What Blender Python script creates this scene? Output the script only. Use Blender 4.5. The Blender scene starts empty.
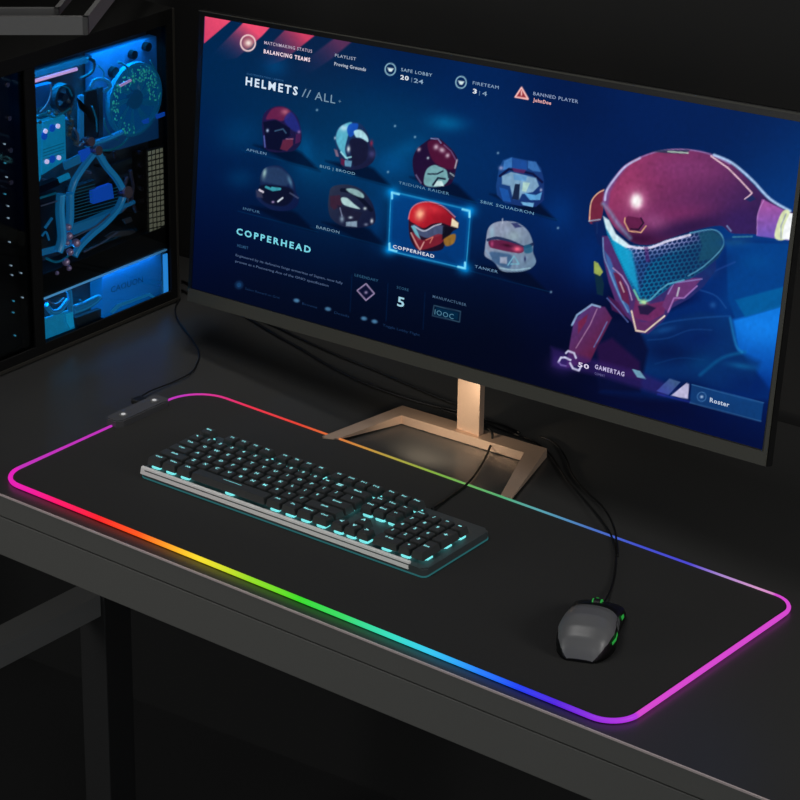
import bpy, bmesh, math, random
import numpy as np
from mathutils import Vector, Matrix

random.seed(7)
rng = np.random.default_rng(5)
scene = bpy.context.scene
COL = scene.collection

# ------------------------------------------------------------------ camera
CAM_POS = np.array([2.28445974, -2.10862014, 1.49415332])
FPX = 2859.63553
YAW, PITCH, ROLL = -0.67109559, 0.42256897, 0.01469805
_f = np.array([math.sin(YAW)*math.cos(PITCH), math.cos(YAW)*math.cos(PITCH), -math.sin(PITCH)])
_r = np.cross(_f, [0, 0, 1]); _r /= np.linalg.norm(_r)
_u = np.cross(_r, _f)
CR = _r*math.cos(ROLL) + _u*math.sin(ROLL)
CU = -_r*math.sin(ROLL) + _u*math.cos(ROLL)
CF = _f
cam_d = bpy.data.cameras.new('camera'); cam = bpy.data.objects.new('camera', cam_d); COL.objects.link(cam)
cam_d.sensor_width = 36; cam_d.sensor_fit = 'HORIZONTAL'; cam_d.lens = 36*FPX/800
cam_d.clip_start = 0.05; cam_d.clip_end = 50
M = Matrix(((CR[0], CU[0], -CF[0], CAM_POS[0]), (CR[1], CU[1], -CF[1], CAM_POS[1]),
            (CR[2], CU[2], -CF[2], CAM_POS[2]), (0, 0, 0, 1)))
cam.matrix_world = M
scene.camera = cam

# ------------------------------------------------------------------ world, lights, exposure
scene.view_settings.view_transform = 'Standard'
scene.view_settings.look = 'None'
scene.view_settings.exposure = 0.0
scene.view_settings.gamma = 1.0
scene.view_settings.use_curve_mapping = False
w = bpy.data.worlds.new('room_dark'); scene.world = w; w.use_nodes = True
w.node_tree.nodes['Background'].inputs[0].default_value = (0.9, 0.95, 1, 1)
w.node_tree.nodes['Background'].inputs[1].default_value = 0.24

def light(kind, name, loc, energy, color, size=0.1, target=None, size_y=None, spot=None, blend=.6):
    d = bpy.data.lights.new(name, kind); d.energy = energy; d.color = color
    if kind == 'AREA':
        d.size = size
        if size_y: d.shape = 'RECTANGLE'; d.size_y = size_y
    else:
        d.shadow_soft_size = size
    if kind == 'SPOT': d.spot_size = spot; d.spot_blend = blend
    o = bpy.data.objects.new(name, d); COL.objects.link(o); o.location = loc
    if target is not None:
        o.rotation_euler = (Vector(target)-Vector(loc)).to_track_quat('-Z', 'Y').to_euler()
    return o

light('AREA', 'room_light_front', (-1.1, -2.6, .75), 12.5, (1, .985, .96), 1.0, (0.2, 0.1, -0.1))
light('AREA', 'room_light_right', (2.6, -2.0, 1.3), 5.0, (1, .99, .98), 1.0, (0.5, 0.1, -0.1))
la = light('AREA', 'room_light_above', (0.25, -0.25, 1.85), 1.6, (1, .98, .96), 0.7, (0.3, 0.15, 0)); la.data.spread = math.radians(70)
light('AREA', 'added_side_fill', (1.75, .22, .50), 3.2, (1, .98, .95), .35, (0.3, 0.5, 0))  # added fill, brightens the right of the desk and under the monitor
lb = light('AREA', 'added_corner_fill', (-.02, .54, 1.5), .26, (1, .97, .92), .2, (-.06, 0.50, 0)); lb.data.spread = math.radians(42)  # added narrow fill over the desk behind the monitor
light('SPOT', 'added_warm_spot', (0.345, 0.352, 0.052), 0.50, (1, .80, .58), 0.006, (0.35, 0.47, 0.012), spot=2.5, blend=.8)  # added spot without a fixture, lights the gold stand

# ------------------------------------------------------------------ helpers
def lin(c):
    c = np.asarray(c, float)/255.0
    return np.where(c <= 0.04045, c/12.92, ((c+0.055)/1.055)**2.4)

def ray(px, py):
    return ((px-400)/FPX)*CR - ((py-400)/FPX)*CU + CF
def at_z(px, py, z=0.0):
    d = ray(px, py); t = (z-CAM_POS[2])/d[2]; return CAM_POS + t*d
def at_x(px, py, x):
    d = ray(px, py); t = (x-CAM_POS[0])/d[0]; return CAM_POS + t*d
def at_plane(px, py, p, n):
    d = ray(px, py); t = np.dot(p-CAM_POS, n)/np.dot(d, n); return CAM_POS + t*d
def project(P):
    c = (P-CAM_POS)
    zz = c@CF
    return 400+FPX*(c@CR)/zz, 400-FPX*(c@CU)/zz

MATS = {}
def mat(name, color, rough=.5, metal=0., emis=None, estr=1., noise=0., nscale=200., spec=.5, bump=0., coat=0., sample=None, alpha=1.):
    if name in MATS: return MATS[name]
    m = bpy.data.materials.new(name); m.use_nodes = True
    nt = m.node_tree; b = nt.nodes['Principled BSDF']
    c = tuple(lin(color)) + (1,)
    b.inputs['Base Color'].default_value = c
    b.inputs['Roughness'].default_value = rough
    b.inputs['Metallic'].default_value = metal
    b.inputs['Specular IOR Level'].default_value = spec
    b.inputs['Coat Weight'].default_value = coat
    b.inputs['Alpha'].default_value = alpha
    if emis is not None:
        b.inputs['Emission Color'].default_value = tuple(lin(emis)) + (1,)
        b.inputs['Emission Strength'].default_value = estr
    # procedural wear: fine noise drives colour, roughness and bump
    tc = nt.nodes.new('ShaderNodeTexCoord'); n = nt.nodes.new('ShaderNodeTexNoise')
    n.inputs['Scale'].default_value = nscale; n.inputs['Detail'].default_value = 3
    nt.links.new(tc.outputs['Object'], n.inputs['Vector'])
    if noise > 0:
        r = nt.nodes.new('ShaderNodeMapRange')
        r.inputs['To Min'].default_value = 1-noise; r.inputs['To Max'].default_value = 1+noise
        nt.links.new(n.outputs['Fac'], r.inputs['Value'])
        v = nt.nodes.new('ShaderNodeVectorMath'); v.operation = 'SCALE'
        v.inputs[0].default_value = c[:3]
        nt.links.new(r.outputs['Result'], v.inputs['Scale'])
        nt.links.new(v.outputs['Vector'], b.inputs['Base Color'])
    rr = nt.nodes.new('ShaderNodeMapRange')
    rr.inputs['To Min'].default_value = max(0, rough-.05); rr.inputs['To Max'].default_value = min(1, rough+.05)
    nt.links.new(n.outputs['Fac'], rr.inputs['Value']); nt.links.new(rr.outputs['Result'], b.inputs['Roughness'])
    if bump > 0:
        bp = nt.nodes.new('ShaderNodeBump'); bp.inputs['Strength'].default_value = bump; bp.inputs['Distance'].default_value = .001
        nt.links.new(n.outputs['Fac'], bp.inputs['Height']); nt.links.new(bp.outputs['Normal'], b.inputs['Normal'])
    if sample: m.cycles.emission_sampling = sample
    MATS[name] = m
    return m

def mesh_obj(name, bm, mats, parent=None, smooth=False, recalc=True):
    if recalc: bmesh.ops.recalc_face_normals(bm, faces=bm.faces)
    me = bpy.data.meshes.new(name); bm.to_mesh(me); bm.free()
    if not isinstance(mats, (list, tuple)): mats = [mats]
    for m in mats: me.materials.append(m)
    if smooth:
        for p in me.polygons: p.use_smooth = True
    o = bpy.data.objects.new(name, me); COL.objects.link(o)
    if parent is not None: o.parent = parent
    return o
def thing(name, label, cat, loc=(0, 0, 0), rotz=0, group=None):
    o = bpy.data.objects.new(name, None); COL.objects.link(o); o.location = loc; o.rotation_euler = (0, 0, rotz)
    o.empty_display_size = .02
    o['label'] = label; o['category'] = cat
    if group: o['group'] = group
    return o
def tag(o, label, cat, group=None):
    o['label'] = label; o['category'] = cat
    if group: o['group'] = group
    return o
def struct(o): o['kind'] = 'structure'; return o

def add_box(bm, x0, x1, y0, y1, z0, z1, mi=0, bevel=0., tm=None):
    r = bmesh.ops.create_cube(bm, size=1)
    vs = r['verts']
    bmesh.ops.scale(bm, vec=(x1-x0, y1-y0, z1-z0), verts=vs)
    bmesh.ops.translate(bm, vec=((x0+x1)/2, (y0+y1)/2, (z0+z1)/2), verts=vs)
    fs = set(f for v in vs for f in v.link_faces)
    for f in fs: f.material_index = mi
    if bevel > 0:
        es = list(set(e for v in vs for e in v.link_edges))
        res = bmesh.ops.bevel(bm, geom=es, offset=bevel, segments=2, affect='EDGES', profile=.6)
        for f in res['faces']: f.material_index = mi
        vs = list(set(v for f in list(fs)+res['faces'] if f.is_valid for v in f.verts))
    if tm is not None: bmesh.ops.transform(bm, matrix=tm, verts=[v for v in vs if v.is_valid])
    return vs
def add_prism(bm, bottom, top, mi=0):
    """solid between two matching loops of 3-D points"""
    a = [bm.verts.new(p) for p in bottom]; b = [bm.verts.new(p) for p in top]
    n = len(a)
    fs = [bm.faces.new(a[::-1]), bm.faces.new(b)]
    for i in range(n): fs.append(bm.faces.new((a[i], a[(i+1) % n], b[(i+1) % n], b[i])))
    for f in fs: f.material_index = mi
def rounded_poly(pts, radii, seg=6):
    out = []; n = len(pts)
    for i in range(n):
        p = Vector(pts[i]); a = Vector(pts[i-1]); b = Vector(pts[(i+1) % n]); r = radii[i] if isinstance(radii, (list, tuple)) else radii
        if r <= 0: out.append(p); continue
        d1 = (a-p).normalized(); d2 = (b-p).normalized()
        ang = d1.angle(d2); t = r/math.tan(ang/2)
        c = p+(d1+d2).normalized()*(r/math.sin(ang/2))
        s = p+d1*t; e = p+d2*t
        v0 = s-c; v1 = e-c; tot = v0.angle(v1)
        for k in range(seg+1):
            q = k/seg
            v = (v0*math.sin((1-q)*tot)+v1*math.sin(q*tot))/math.sin(tot)
            out.append(c+v)
    return out
def catmull(pts, sub=6, closed=False):
    P = [np.array(p, float) for p in pts]; n = len(P); out = []
    rngi = range(n) if closed else range(n-1)
    for i in rngi:
        if closed: p0, p1, p2, p3 = P[i-1], P[i], P[(i+1) % n], P[(i+2) % n]
        else: p0, p1, p2, p3 = P[max(i-1, 0)], P[i], P[i+1], P[min(i+2, n-1)]
        for k in range(sub):
            t = k/sub
            out.append(.5*((2*p1)+(-p0+p2)*t+(2*p0-5*p1+4*p2-p3)*t*t+(-p0+3*p1-3*p2+p3)*t**3))
    if not closed: out.append(P[-1])
    return out
def add_tube(bm, pts, r, seg=8, mi=0, closed=False, cap=True):
    pts = [Vector(tuple(map(float, p))) for p in pts]; n = len(pts); rings = []
    up = Vector((0, 0, 1)); prev = None
    for i, p in enumerate(pts):
        if closed: d = pts[(i+1) % n]-pts[i-1]
        else: d = pts[min(i+1, n-1)]-pts[max(i-1, 0)]
        if d.length < 1e-9: d = Vector((1, 0, 0))
        d.normalize()
        if prev is None:
            ref = up if abs(d.z) < .9 else Vector((1, 0, 0))
            a = d.cross(ref).normalized()
        else:
            a = (prev-d*prev.dot(d)).normalized()
        prev = a; b = d.cross(a)
        rr = r[i] if isinstance(r, (list, tuple)) else r
        rings.append([bm.verts.new(p+a*math.cos(2*math.pi*k/seg)*rr+b*math.sin(2*math.pi*k/seg)*rr) for k in range(seg)])
    m = n if closed else n-1
    for i in range(m):
        A = rings[i]; B = rings[(i+1) % n]
        for k in range(seg):
            f = bm.faces.new((A[k], A[(k+1) % seg], B[(k+1) % seg], B[k])); f.material_index = mi; f.smooth = True
    if cap and not closed:
        for R_ in (rings[0], rings[-1]):
            f = bm.faces.new(R_); f.material_index = mi
    return rings
def add_disc(bm, c, axis, r, th, seg=24, mi=0, r2=None):
    axis = Vector(axis).normalized(); rot = axis.to_track_quat('Z', 'Y').to_matrix().to_4x4()
    res = bmesh.ops.create_cone(bm, cap_ends=True, segments=seg, radius1=r, radius2=r if r2 is None else r2, depth=th,
                                matrix=Matrix.Translation(Vector(tuple(map(float, c))))@rot)
    for f in set(f for v in res['verts'] for f in v.link_faces): f.material_index = mi
def add_ring(bm, c, axis, r0, r1, th, seg=32, mi=0):
    axis = Vector(axis).normalized(); q = axis.to_track_quat('Z', 'Y'); c = Vector(tuple(map(float, c)))
    L = []
    for (r, z) in ((r0, -th/2), (r1, -th/2), (r1, th/2), (r0, th/2)):
        L.append([bm.verts.new(c+q@Vector((r*math.cos(2*math.pi*k/seg), r*math.sin(2*math.pi*k/seg), z))) for k in range(seg)])
    for j in range(4):
        A, B = L[j], L[(j+1) % 4]
        for k in range(seg):
            f = bm.faces.new((A[k], A[(k+1) % seg], B[(k+1) % seg], B[k])); f.material_index = mi
def text_mesh(s, bold=0., space=1.):
    cu = bpy.data.curves.new('t', 'FONT'); cu.body = s; cu.size = 1; cu.space_character = space; cu.resolution_u = 2; cu.offset = bold
    o = bpy.data.objects.new('t', cu); COL.objects.link(o)
    dg = bpy.context.evaluated_depsgraph_get()
    me = bpy.data.meshes.new_from_object(o.evaluated_get(dg))
    v = [tuple(x.co) for x in me.vertices]; f = [tuple(p.vertices) for p in me.polygons]
    bpy.data.objects.remove(o); bpy.data.curves.remove(cu); bpy.data.meshes.remove(me)
    return np.array(v, float).reshape(-1, 3), f

# ------------------------------------------------------------------ materials
m_desk = mat('desk_black_laminate', (60, 60, 59), .36, noise=.10, nscale=900, spec=.5)
m_deskf = mat('desk_front_grey', (104, 104, 100), .55, noise=.08, nscale=500)
m_line = mat('desk_edge_trim', (215, 200, 198), .4)
m_groove = mat('desk_groove_black', (6, 6, 6), .7)
m_leg = mat('leg_powder_coat', (46, 46, 46), .6, noise=.1, nscale=400)
m_floor = mat('floor_dark', (58, 58, 58), .75, noise=.15, nscale=3)
m_wall = mat('wall_dark_grey', (36, 36, 35), .9, noise=.06, nscale=4)
m_black = mat('black_plastic', (12, 12, 12), .45)
m_matcl = mat('mat_black_cloth', (50, 50, 49), .85, noise=.35, nscale=1400, bump=.3, spec=.2)
m_rub = mat('cable_black_rubber', (9, 9, 9), .5)

# ------------------------------------------------------------------ the setting
XL, XR, YF = -1.8, 3.4, -3.4
bm = bmesh.new(); add_box(bm, XL, XR, YF, 1.3, -.85, -.80); struct(mesh_obj('floor', bm, m_floor))
bm = bmesh.new()
wa, wb = (XL, .615), (XR, 1.01)
add_prism(bm, [(wa[0], wa[1], -.80), (wb[0], wb[1], -.80), (wb[0], wb[1]+.1, -.80), (wa[0], wa[1]+.1, -.80)],
          [(wa[0], wa[1], 2.0), (wb[0], wb[1], 2.0), (wb[0], wb[1]+.1, 2.0), (wa[0], wa[1]+.1, 2.0)])
struct(mesh_obj('wall_back', bm, m_wall))
bm = bmesh.new(); add_box(bm, XL-.1, XL, YF, .72, -.80, 2.0); struct(mesh_obj('wall_left', bm, m_wall))
bm = bmesh.new(); add_box(bm, XL-.1, XR, YF, 1.3, 2.0, 2.05); struct(mesh_obj('ceiling', bm, m_wall))

# ------------------------------------------------------------------ desk
desk = thing('desk', 'long black computer desk with grey two-band front edge carrying the whole setup', 'desk', (0.4, 0.3, -.80))
def dk(bm, name, m, **k):
    bmesh.ops.translate(bm, vec=(-.4, -.3, .80), verts=bm.verts); return mesh_obj(name, bm, m, desk, **k)
FX = lambda x: -.0245+.0103*(x-.03)/1.05         # y of the front edge
X0, X1 = -1.0, 1.75
BY = lambda x: .683+(.755-.683)*(x+.333)/.965    # y of the back edge
def slab(bm, z0, z1, off=0., mi=0):
    q = [(X0, FX(X0)+off), (X1, FX(X1)+off), (X1, BY(X1)), (X0, BY(X0))]
    add_prism(bm, [(a, b, z0) for a, b in q], [(a, b, z1) for a, b in q], mi)
bm = bmesh.new(); slab(bm, -.0285, -.0008)
# 0 top laminate, 1 front band
for f in bm.faces:
    if abs(f.normal.y) > .9 or True:
        f.normal_update()
        if f.normal.y < -.5: f.material_index = 1
dk(bm, 'tabletop', [m_desk, m_deskf])
bm = bmesh.new()
add_prism(bm, [(X0, FX(X0)-.0006, -.0022), (X1, FX(X1)-.0006, -.0022), (X1, FX(X1)+.0012, -.0022), (X0, FX(X0)+.0012, -.0022)],
          [(X0, FX(X0)-.0006, 0), (X1, FX(X1)-.0006, 0), (X1, FX(X1)+.0012, 0), (X0, FX(X0)+.0012, 0)])
dk(bm, 'edge_trim', m_line)['label'] = 'thin pale metal line along the top front edge'
bm = bmesh.new(); slab(bm, -.0305, -.0285, .003)
dk(bm, 'groove', m_groove)
bm = bmesh.new()
q = [(X0, FX(X0)-.0002), (X1, FX(X1)-.0002), (X1, FX(X1)+.03), (X0, FX(X0)+.03)]
add_prism(bm, [(a, b, -.082) for a, b in q], [(a, b, -.0305) for a, b in q])
bmesh.ops.bevel(bm, geom=[e for e in bm.edges], offset=.0006, segments=1, affect='EDGES')
dk(bm, 'front_rail', m_deskf)
bm = bmesh.new()
q = [(X0, .60), (X1, .62), (X1, .64), (X0, .62)]
add_prism(bm, [(a, b, -.082) for a, b in q], [(a, b, -.0305) for a, b in q])
dk(bm, 'rear_rail', m_leg)
def square_leg(x0, x1, y0, y1):
    bm = bmesh.new(); add_box(bm, x0, x1, y0, y1, -.80, -.0305, bevel=.002); dk(bm, 'leg', m_leg)
square_leg(-.146, -.098, .268, .318)
bm = bmesh.new(); add_box(bm, -.146, -.104, .031, .2675, -.332, -.30, bevel=.001)
dk(bm, 'leg_beam', mat('beam_grey', (140, 140, 138), .6, noise=.08, nscale=500))
square_leg(1.52, 1.57, .10, .15); square_leg(1.52, 1.57, .45, .50); square_leg(-.9, -.85, .10, .15)

# ------------------------------------------------------------------ mouse mat with light strip
L, D = .90, .3475
pad = thing('mouse_pad', 'large black cloth desk mat edged by a glowing rainbow light strip', 'mouse pad', (L/2, D/2, 0))
def pd(bm, name, m, **k):
    bmesh.ops.translate(bm, vec=(-L/2, -D/2, 0), verts=bm.verts); return mesh_obj(name, bm, m, pad, **k)
# the slightly uneven outline of the mat: near-left, near-right, far-right, far-left
oc = [at_z(-1.4, 480.3), at_z(618.7, 730.6), at_z(799, 606.2), at_z(195.8, 390.2)]
oc = [(float(p[0]), float(p[1])) for p in oc]
RC = [.034, .034, .030, .052]
path = rounded_poly([(x, y, 0) for x, y in oc], RC, 10)
bm = bmesh.new()
add_prism(bm, [(p.x, p.y, 0.0002) for p in path], [(p.x, p.y, .0034) for p in path])
pd(bm, 'mat_surface', m_matcl)
# strip path densely resampled, starting and ending at the controller on the left edge
def resample(pts, step):
    out = []
    for i in range(len(pts)-1):
        a, b = pts[i], pts[i+1]; k = max(1, int((b-a).length/step))
        for j in range(k): out.append(a+(b-a)*j/k)
    out.append(pts[-1]); return out
# order: near-left corner ... round to far-left corner, then down the left edge
left_top = Vector((oc[3][0]+(oc[0][0]-oc[3][0])*.17, oc[3][1]+(oc[0][1]-oc[3][1])*.17, 0))
left_bot = Vector((oc[3][0]+(oc[0][0]-oc[3][0])*.43, oc[3][1]+(oc[0][1]-oc[3][1])*.43, 0))
sp = resample([left_bot]+path+[left_top], .004)
NEAR = [(-.02, (215, 25, 190)), (.036, (232, 22, 175)), (.095, (252, 8, 110)), (.168, (250, 25, 35)), (.232, (255, 85, 18)), (.271, (255, 150, 30)),
        (.325, (250, 222, 40)), (.401, (150, 220, 30)), (.474, (55, 220, 32)), (.538, (52, 216, 100)), (.608, (50, 220, 195)),
        (.656, (50, 200, 240)), (.723, (30, 125, 250)), (.775, (22, 60, 242)), (.82, (75, 30, 222)), (.864, (135, 40, 222)), (.905, (185, 50, 222))]
FAR = [(.0, (195, 40, 185)), (.033, (215, 40, 140)), (.093, (232, 40, 70)), (.176, (222, 60, 40)), (.257, (205, 125, 55)), (.32, (175, 155, 60)),
       (.397, (120, 170, 60)), (.487, (80, 170, 110)), (.546, (85, 160, 172)), (.618, (70, 110, 190)), (.688, (60, 75, 205)),
       (.756, (70, 65, 210)), (.797, (165, 130, 205)), (.849, (215, 150, 200)), (.90, (215, 75, 205))]
def interp(tab, x):
    xs = [t[0] for t in tab]; cs = np.array([lin(t[1]) for t in tab])
    return [float(np.interp(x, xs, cs[:, k])) for k in range(3)]
def strip_r(p):
    return float(np.interp(p.y, [0, .02, .12, .33, .3475], [.0030, .0029, .0021, .0019, .0018])) if p.x < .45 else float(np.interp(p.y, [0, .30, .335, .3475], [.0030, .0029, .0024, .0018]))
def strip_color(p):
    x, y = p.x, p.y
    if x < .03 and .03 < y < .32:
        c = lin((190, 45, 185)); return list(map(float, c))
    if x > .87 and y > .03:
        return list(map(float, lin((212, 68, 205))))
    return interp(NEAR if y < D/2 else FAR, x)
bm = bmesh.new(); cl = bm.verts.layers.float_color.new('glow')
rings = add_tube(bm, [(p.x, p.y, .0033) for p in sp], [strip_r(p) for p in sp], 8)
for p, R_ in zip(sp, rings):
    c = strip_color(p)
    for v in R_: v[cl] = (*c, 1)
def glow_mat(name, strength, attr='glow', sample=None, spec=.2):
    m = bpy.data.materials.new(name); m.use_nodes = True; nt = m.node_tree; b = nt.nodes['Principled BSDF']
    a = nt.nodes.new('ShaderNodeAttribute'); a.attribute_name = attr
    b.inputs['Base Color'].default_value = (.02, .02, .02, 1); b.inputs['Roughness'].default_value = .4
    b.inputs['Specular IOR Level'].default_value = spec
    nt.links.new(a.outputs['Color'], b.inputs['Emission Color']); b.inputs['Emission Strength'].default_value = strength
    if sample: m.cycles.emission_sampling = sample
    return m
pd(bm, 'light_strip', glow_mat('rainbow_light_strip', 1.02), smooth=True, recalc=False)
# stitched edge just inside the strip
# controller box on the left edge
m_hub = mat('controller_plastic', (78, 78, 80), .45)
bm = bmesh.new()
hx0, hx1, hy0, hy1 = -.0125, .0135, .193, .287
pts = [(hx0+.004, hy0, 0), (hx1-.006, hy0, 0), (hx1, hy0+.008, 0), (hx1, hy1-.006, 0), (hx1-.005, hy1, 0), (hx0+.004, hy1, 0), (hx0, hy1-.005, 0), (hx0, hy0+.005, 0)]
add_prism(bm, [(a, b, .0005) for a, b, c in pts], [(a, b, .0125) for a, b, c in pts])
bmesh.ops.bevel(bm, geom=[e for e in bm.edges if all(v.co.z > .01 for v in e.verts)], offset=.0014, segments=2, affect='EDGES')
hub = pd(bm, 'controller_box', m_hub); hub['label'] = 'small dark grey controller box with two round buttons'
mb1 = mat('button_grey', (110, 110, 110), .4); mb2 = mat('button_light', (200, 200, 200), .4, emis=(165, 165, 165), estr=.8)
for by in (.213, .269):
    bm = bmesh.new()
    add_disc(bm, (.0015, by, .0128), (0, 0, 1), .0054, .0012, 20, 0)
    add_disc(bm, (.0015, by, .0136), (0, 0, 1), .0028, .0006, 16, 1)
    bmesh.ops.translate(bm, vec=(-L/2, -D/2, 0), verts=bm.verts)
    mesh_obj('button', bm, [mb1, mb2], hub)
bm = bmesh.new()
add_box(bm, -.0325, -.0155, .262, .2775, .0008, .008, bevel=.0015)
add_box(bm, -.016, -.0120, .2655, .2745, .002, .007, 0)
cp_ = [at_z(*p, .004) for p in ((141, 396.5), (150, 391), (170, 382), (190, 372), (197, 362), (199, 351), (192, 338), (180, 322), (175.5, 312), (176, 304), (180, 297))]
cp_ = [np.array([p[0], p[1], .0024 if i > 1 else .004]) for i, p in enumerate(cp_)]
add_tube(bm, catmull(cp_, 6), .0011, 6)
pd(bm, 'power_cable', mat('usb_cable_black', (20, 20, 21), .45))

# ------------------------------------------------------------------ keyboard
_a, _b = at_z(141, 477.5, .0034), at_z(422.5, 578.5, .0034)
KBX, KBY = float(_a[0])-.001, float(_a[1]); KBR = math.atan2(_b[1]-_a[1], _b[0]-_a[0]); KBW = float(np.hypot(_b[0]-_a[0], _b[1]-_a[1]))+.004
KW, KD = KBW, .127
kbd = thing('keyboard', 'full-size black mechanical keyboard with cyan backlit keys and silver front edge', 'keyboard', (KBX, KBY, .0034), KBR)
m_kplate = mat('keyboard_plate', (78, 86, 88), .45, metal=.3, noise=.05)
m_ksilver = mat('keyboard_silver_trim', (246, 246, 244), .4, metal=.0)
m_kglow = mat('keyboard_edge_glow', (30, 60, 60), .4, emis=(40, 104, 108), estr=.7)
m_key = mat('keycap_black', (58, 61, 61), .5)
m_leg_ = mat('keycap_legend_cyan', (120, 210, 215), .5, emis=(150, 232, 235), estr=.72, sample='NONE')
m_sw = mat('switch_backlight_cyan', (80, 200, 205), .5, emis=(125, 228, 228), estr=.95)
def rrect(x0, x1, y0, y1, r):
    return [(p.x, p.y) for p in rounded_poly([(x0, y0, 0), (x1, y0, 0), (x1, y1, 0), (x0, y1, 0)], r, 5)]
bm = bmesh.new(); q = rrect(0, KW, 0, KD, .007)
add_prism(bm, [(a, b, .0024) for a, b in q], [(a, b, .0115) for a, b in q])
bmesh.ops.bevel(bm, geom=[e for e in bm.edges if all(v.co.z > .011 for v in e.verts)], offset=.002, segments=2, affect='EDGES')
mesh_obj('case', bm, m_kplate, kbd)
bm = bmesh.new(); q = rrect(-.0006, KW+.0006, -.0006, KD+.0006, .0074)
add_prism(bm, [(a, b, .0006) for a, b in q], [(a, b, .0024) for a, b in q])
mesh_obj('glow_base', bm, m_kglow, kbd)
bm = bmesh.new()
add_prism(bm, [(0, -.0012, .005), (KW-.022, -.0012, .005), (KW-.022, .0030, .005), (0, .0030, .005)],
          [(.0005, .0010, .0145), (KW-.022, .0010, .0145), (KW-.022, .0048, .0145), (.0005, .0048, .0145)])
bmesh.ops.bevel(bm, geom=[e for e in bm.edges], offset=.0008, segments=2, affect='EDGES')
mesh_obj('silver_trim', bm, m_ksilver, kbd)
PT = (KW-.0115)/22.5
def key_mesh(bm, cx, cy, wu, hu, leg='', z=.0165, hgt=.0088):
    wx = wu*PT-.0014; wy = hu*PT-.0014
    bx, by = wx/2, wy/2; tx, ty = bx-.0020, by-.0022
    lo = [(cx-bx, cy-by, z), (cx+bx, cy-by, z), (cx+bx, cy+by, z), (cx-bx, cy+by, z)]
    hi = [(cx-tx, cy-by+.0010, z+hgt), (cx+tx, cy-by+.0010, z+hgt), (cx+tx, cy+ty, z+hgt), (cx-tx, cy+ty, z+hgt)]
    n0 = len(bm.verts)
    t = bmesh.new(); add_prism(t, lo, hi)
    bmesh.ops.bevel(t, geom=[e for e in t.edges if any(v.co.z > z+.001 for v in e.verts)], offset=.0005, segments=2, affect='EDGES')
    tmp = bpy.data.meshes.new('k'); t.to_mesh(tmp); t.free(); bm.from_mesh(tmp); bpy.data.meshes.remove(tmp)
    # switch housing with backlight under the cap
    add_box(bm, cx-.0042, cx+.0042, cy-.0062, cy+.0062, .0116, z+.0005, 2)
    add_box(bm, cx-.0062, cx+.0062, cy-.0050, cy+.0050, .0116, .0135, 2)
    if leg:
        v, f = text_mesh(leg, .03)
        if len(v):
            mn, mx = v.min(0), v.max(0); wv, hv = mx[0]-mn[0], mx[1]-mn[1]
            if len(leg) == 1: s = .0046/max(hv, .35); sx = s*1.15
            else: s = .0030/max(hv, .5); sx = min(s*1.5, (wx-.008)/wv)
            vv = [bm.verts.new((cx+(a[0]-mn[0]-wv/2)*sx, cy+.0014+(a[1]-mn[1]-hv/2)*s, z+hgt+.0002)) for a in v]
            for ff in f:
                try: bm.faces.new([vv[i] for i in ff]).material_index = 1
                except ValueError: pass
rows = [
 (5.25, [('Esc', 1, 0), ('F1', 1, 2), ('F2', 1, 3), ('F3', 1, 4), ('F4', 1, 5), ('F5', 1, 6.5), ('F6', 1, 7.5), ('F7', 1, 8.5), ('F8', 1, 9.5), ('F9', 1, 11), ('F10', 1, 12), ('F11', 1, 13), ('F12', 1, 14), ('Prt', 1, 15.25), ('Scr', 1, 16.25), ('Pau', 1, 17.25)]),
 (4, [(c, 1, i) for i, c in enumerate('`1234567890-=')]+[('Back', 2, 13), ('Ins', 1, 15.25), ('Hm', 1, 16.25), ('Pg', 1, 17.25), ('Num', 1, 18.5), ('/', 1, 19.5), ('*', 1, 20.5), ('-', 1, 21.5)]),
 (3, [('Tab', 1.5, 0)]+[(c, 1, 1.5+i) for i, c in enumerate('QWERTYUIOP[]')]+[('\\', 1.5, 13.5), ('Del', 1, 15.25), ('End', 1, 16.25), ('Pg', 1, 17.25), ('7', 1, 18.5), ('8', 1, 19.5), ('9', 1, 20.5)]),
 (2, [('Caps', 1.75, 0)]+[(c, 1, 1.75+i) for i, c in enumerate("ASDFGHJKL;'")]+[('Enter', 2.25, 12.75), ('4', 1, 18.5), ('5', 1, 19.5), ('6', 1, 20.5)]),
 (1, [('Shift', 2.25, 0)]+[(c, 1, 2.25+i) for i, c in enumerate('ZXCVBNM,./')]+[('Shift', 2.75, 12.25), ('^', 1, 16.25), ('1', 1, 18.5), ('2', 1, 19.5), ('3', 1, 20.5)]),
 (0, [('Ctrl', 1.25, 0), ('Win', 1.25, 1.25), ('Alt', 1.25, 2.5), ('______', 6.25, 3.75), ('Alt', 1.25, 10), ('Fn', 1.25, 11.25), ('Menu', 1.25, 12.5), ('Ctrl', 1.25, 13.75), ('<', 1, 15.25), ('v', 1, 16.25), ('>', 1, 17.25), ('0 Ins', 2, 18.5), ('.', 1, 20.5)]),
]
KX0, KY0 = .0035, .0070
nk = 0
far_bm = bmesh.new()
for ry, ks in rows:
    for (s, wu, ux) in ks:
        cx = KX0+(ux+wu/2)*PT; cy = KY0+(ry+.5)*PT
        if s in ('F9', 'F10', 'F11', 'F12'):      # the four smallest in view, one part
            key_mesh(far_bm, cx, cy, wu, 1, s); continue
        b = bmesh.new(); key_mesh(b, cx, cy, wu, 1, s)
        mesh_obj('key', b, [m_key, m_leg_, m_sw], kbd, recalc=False); nk += 1
for (s, uy) in (('+', 2), ('Ent', 0)):
    b = bmesh.new(); key_mesh(b, KX0+22*PT, KY0+(uy+1)*PT, 1, 2, s); mesh_obj('key', b, [m_key, m_leg_, m_sw], kbd, recalc=False); nk += 1
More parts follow.
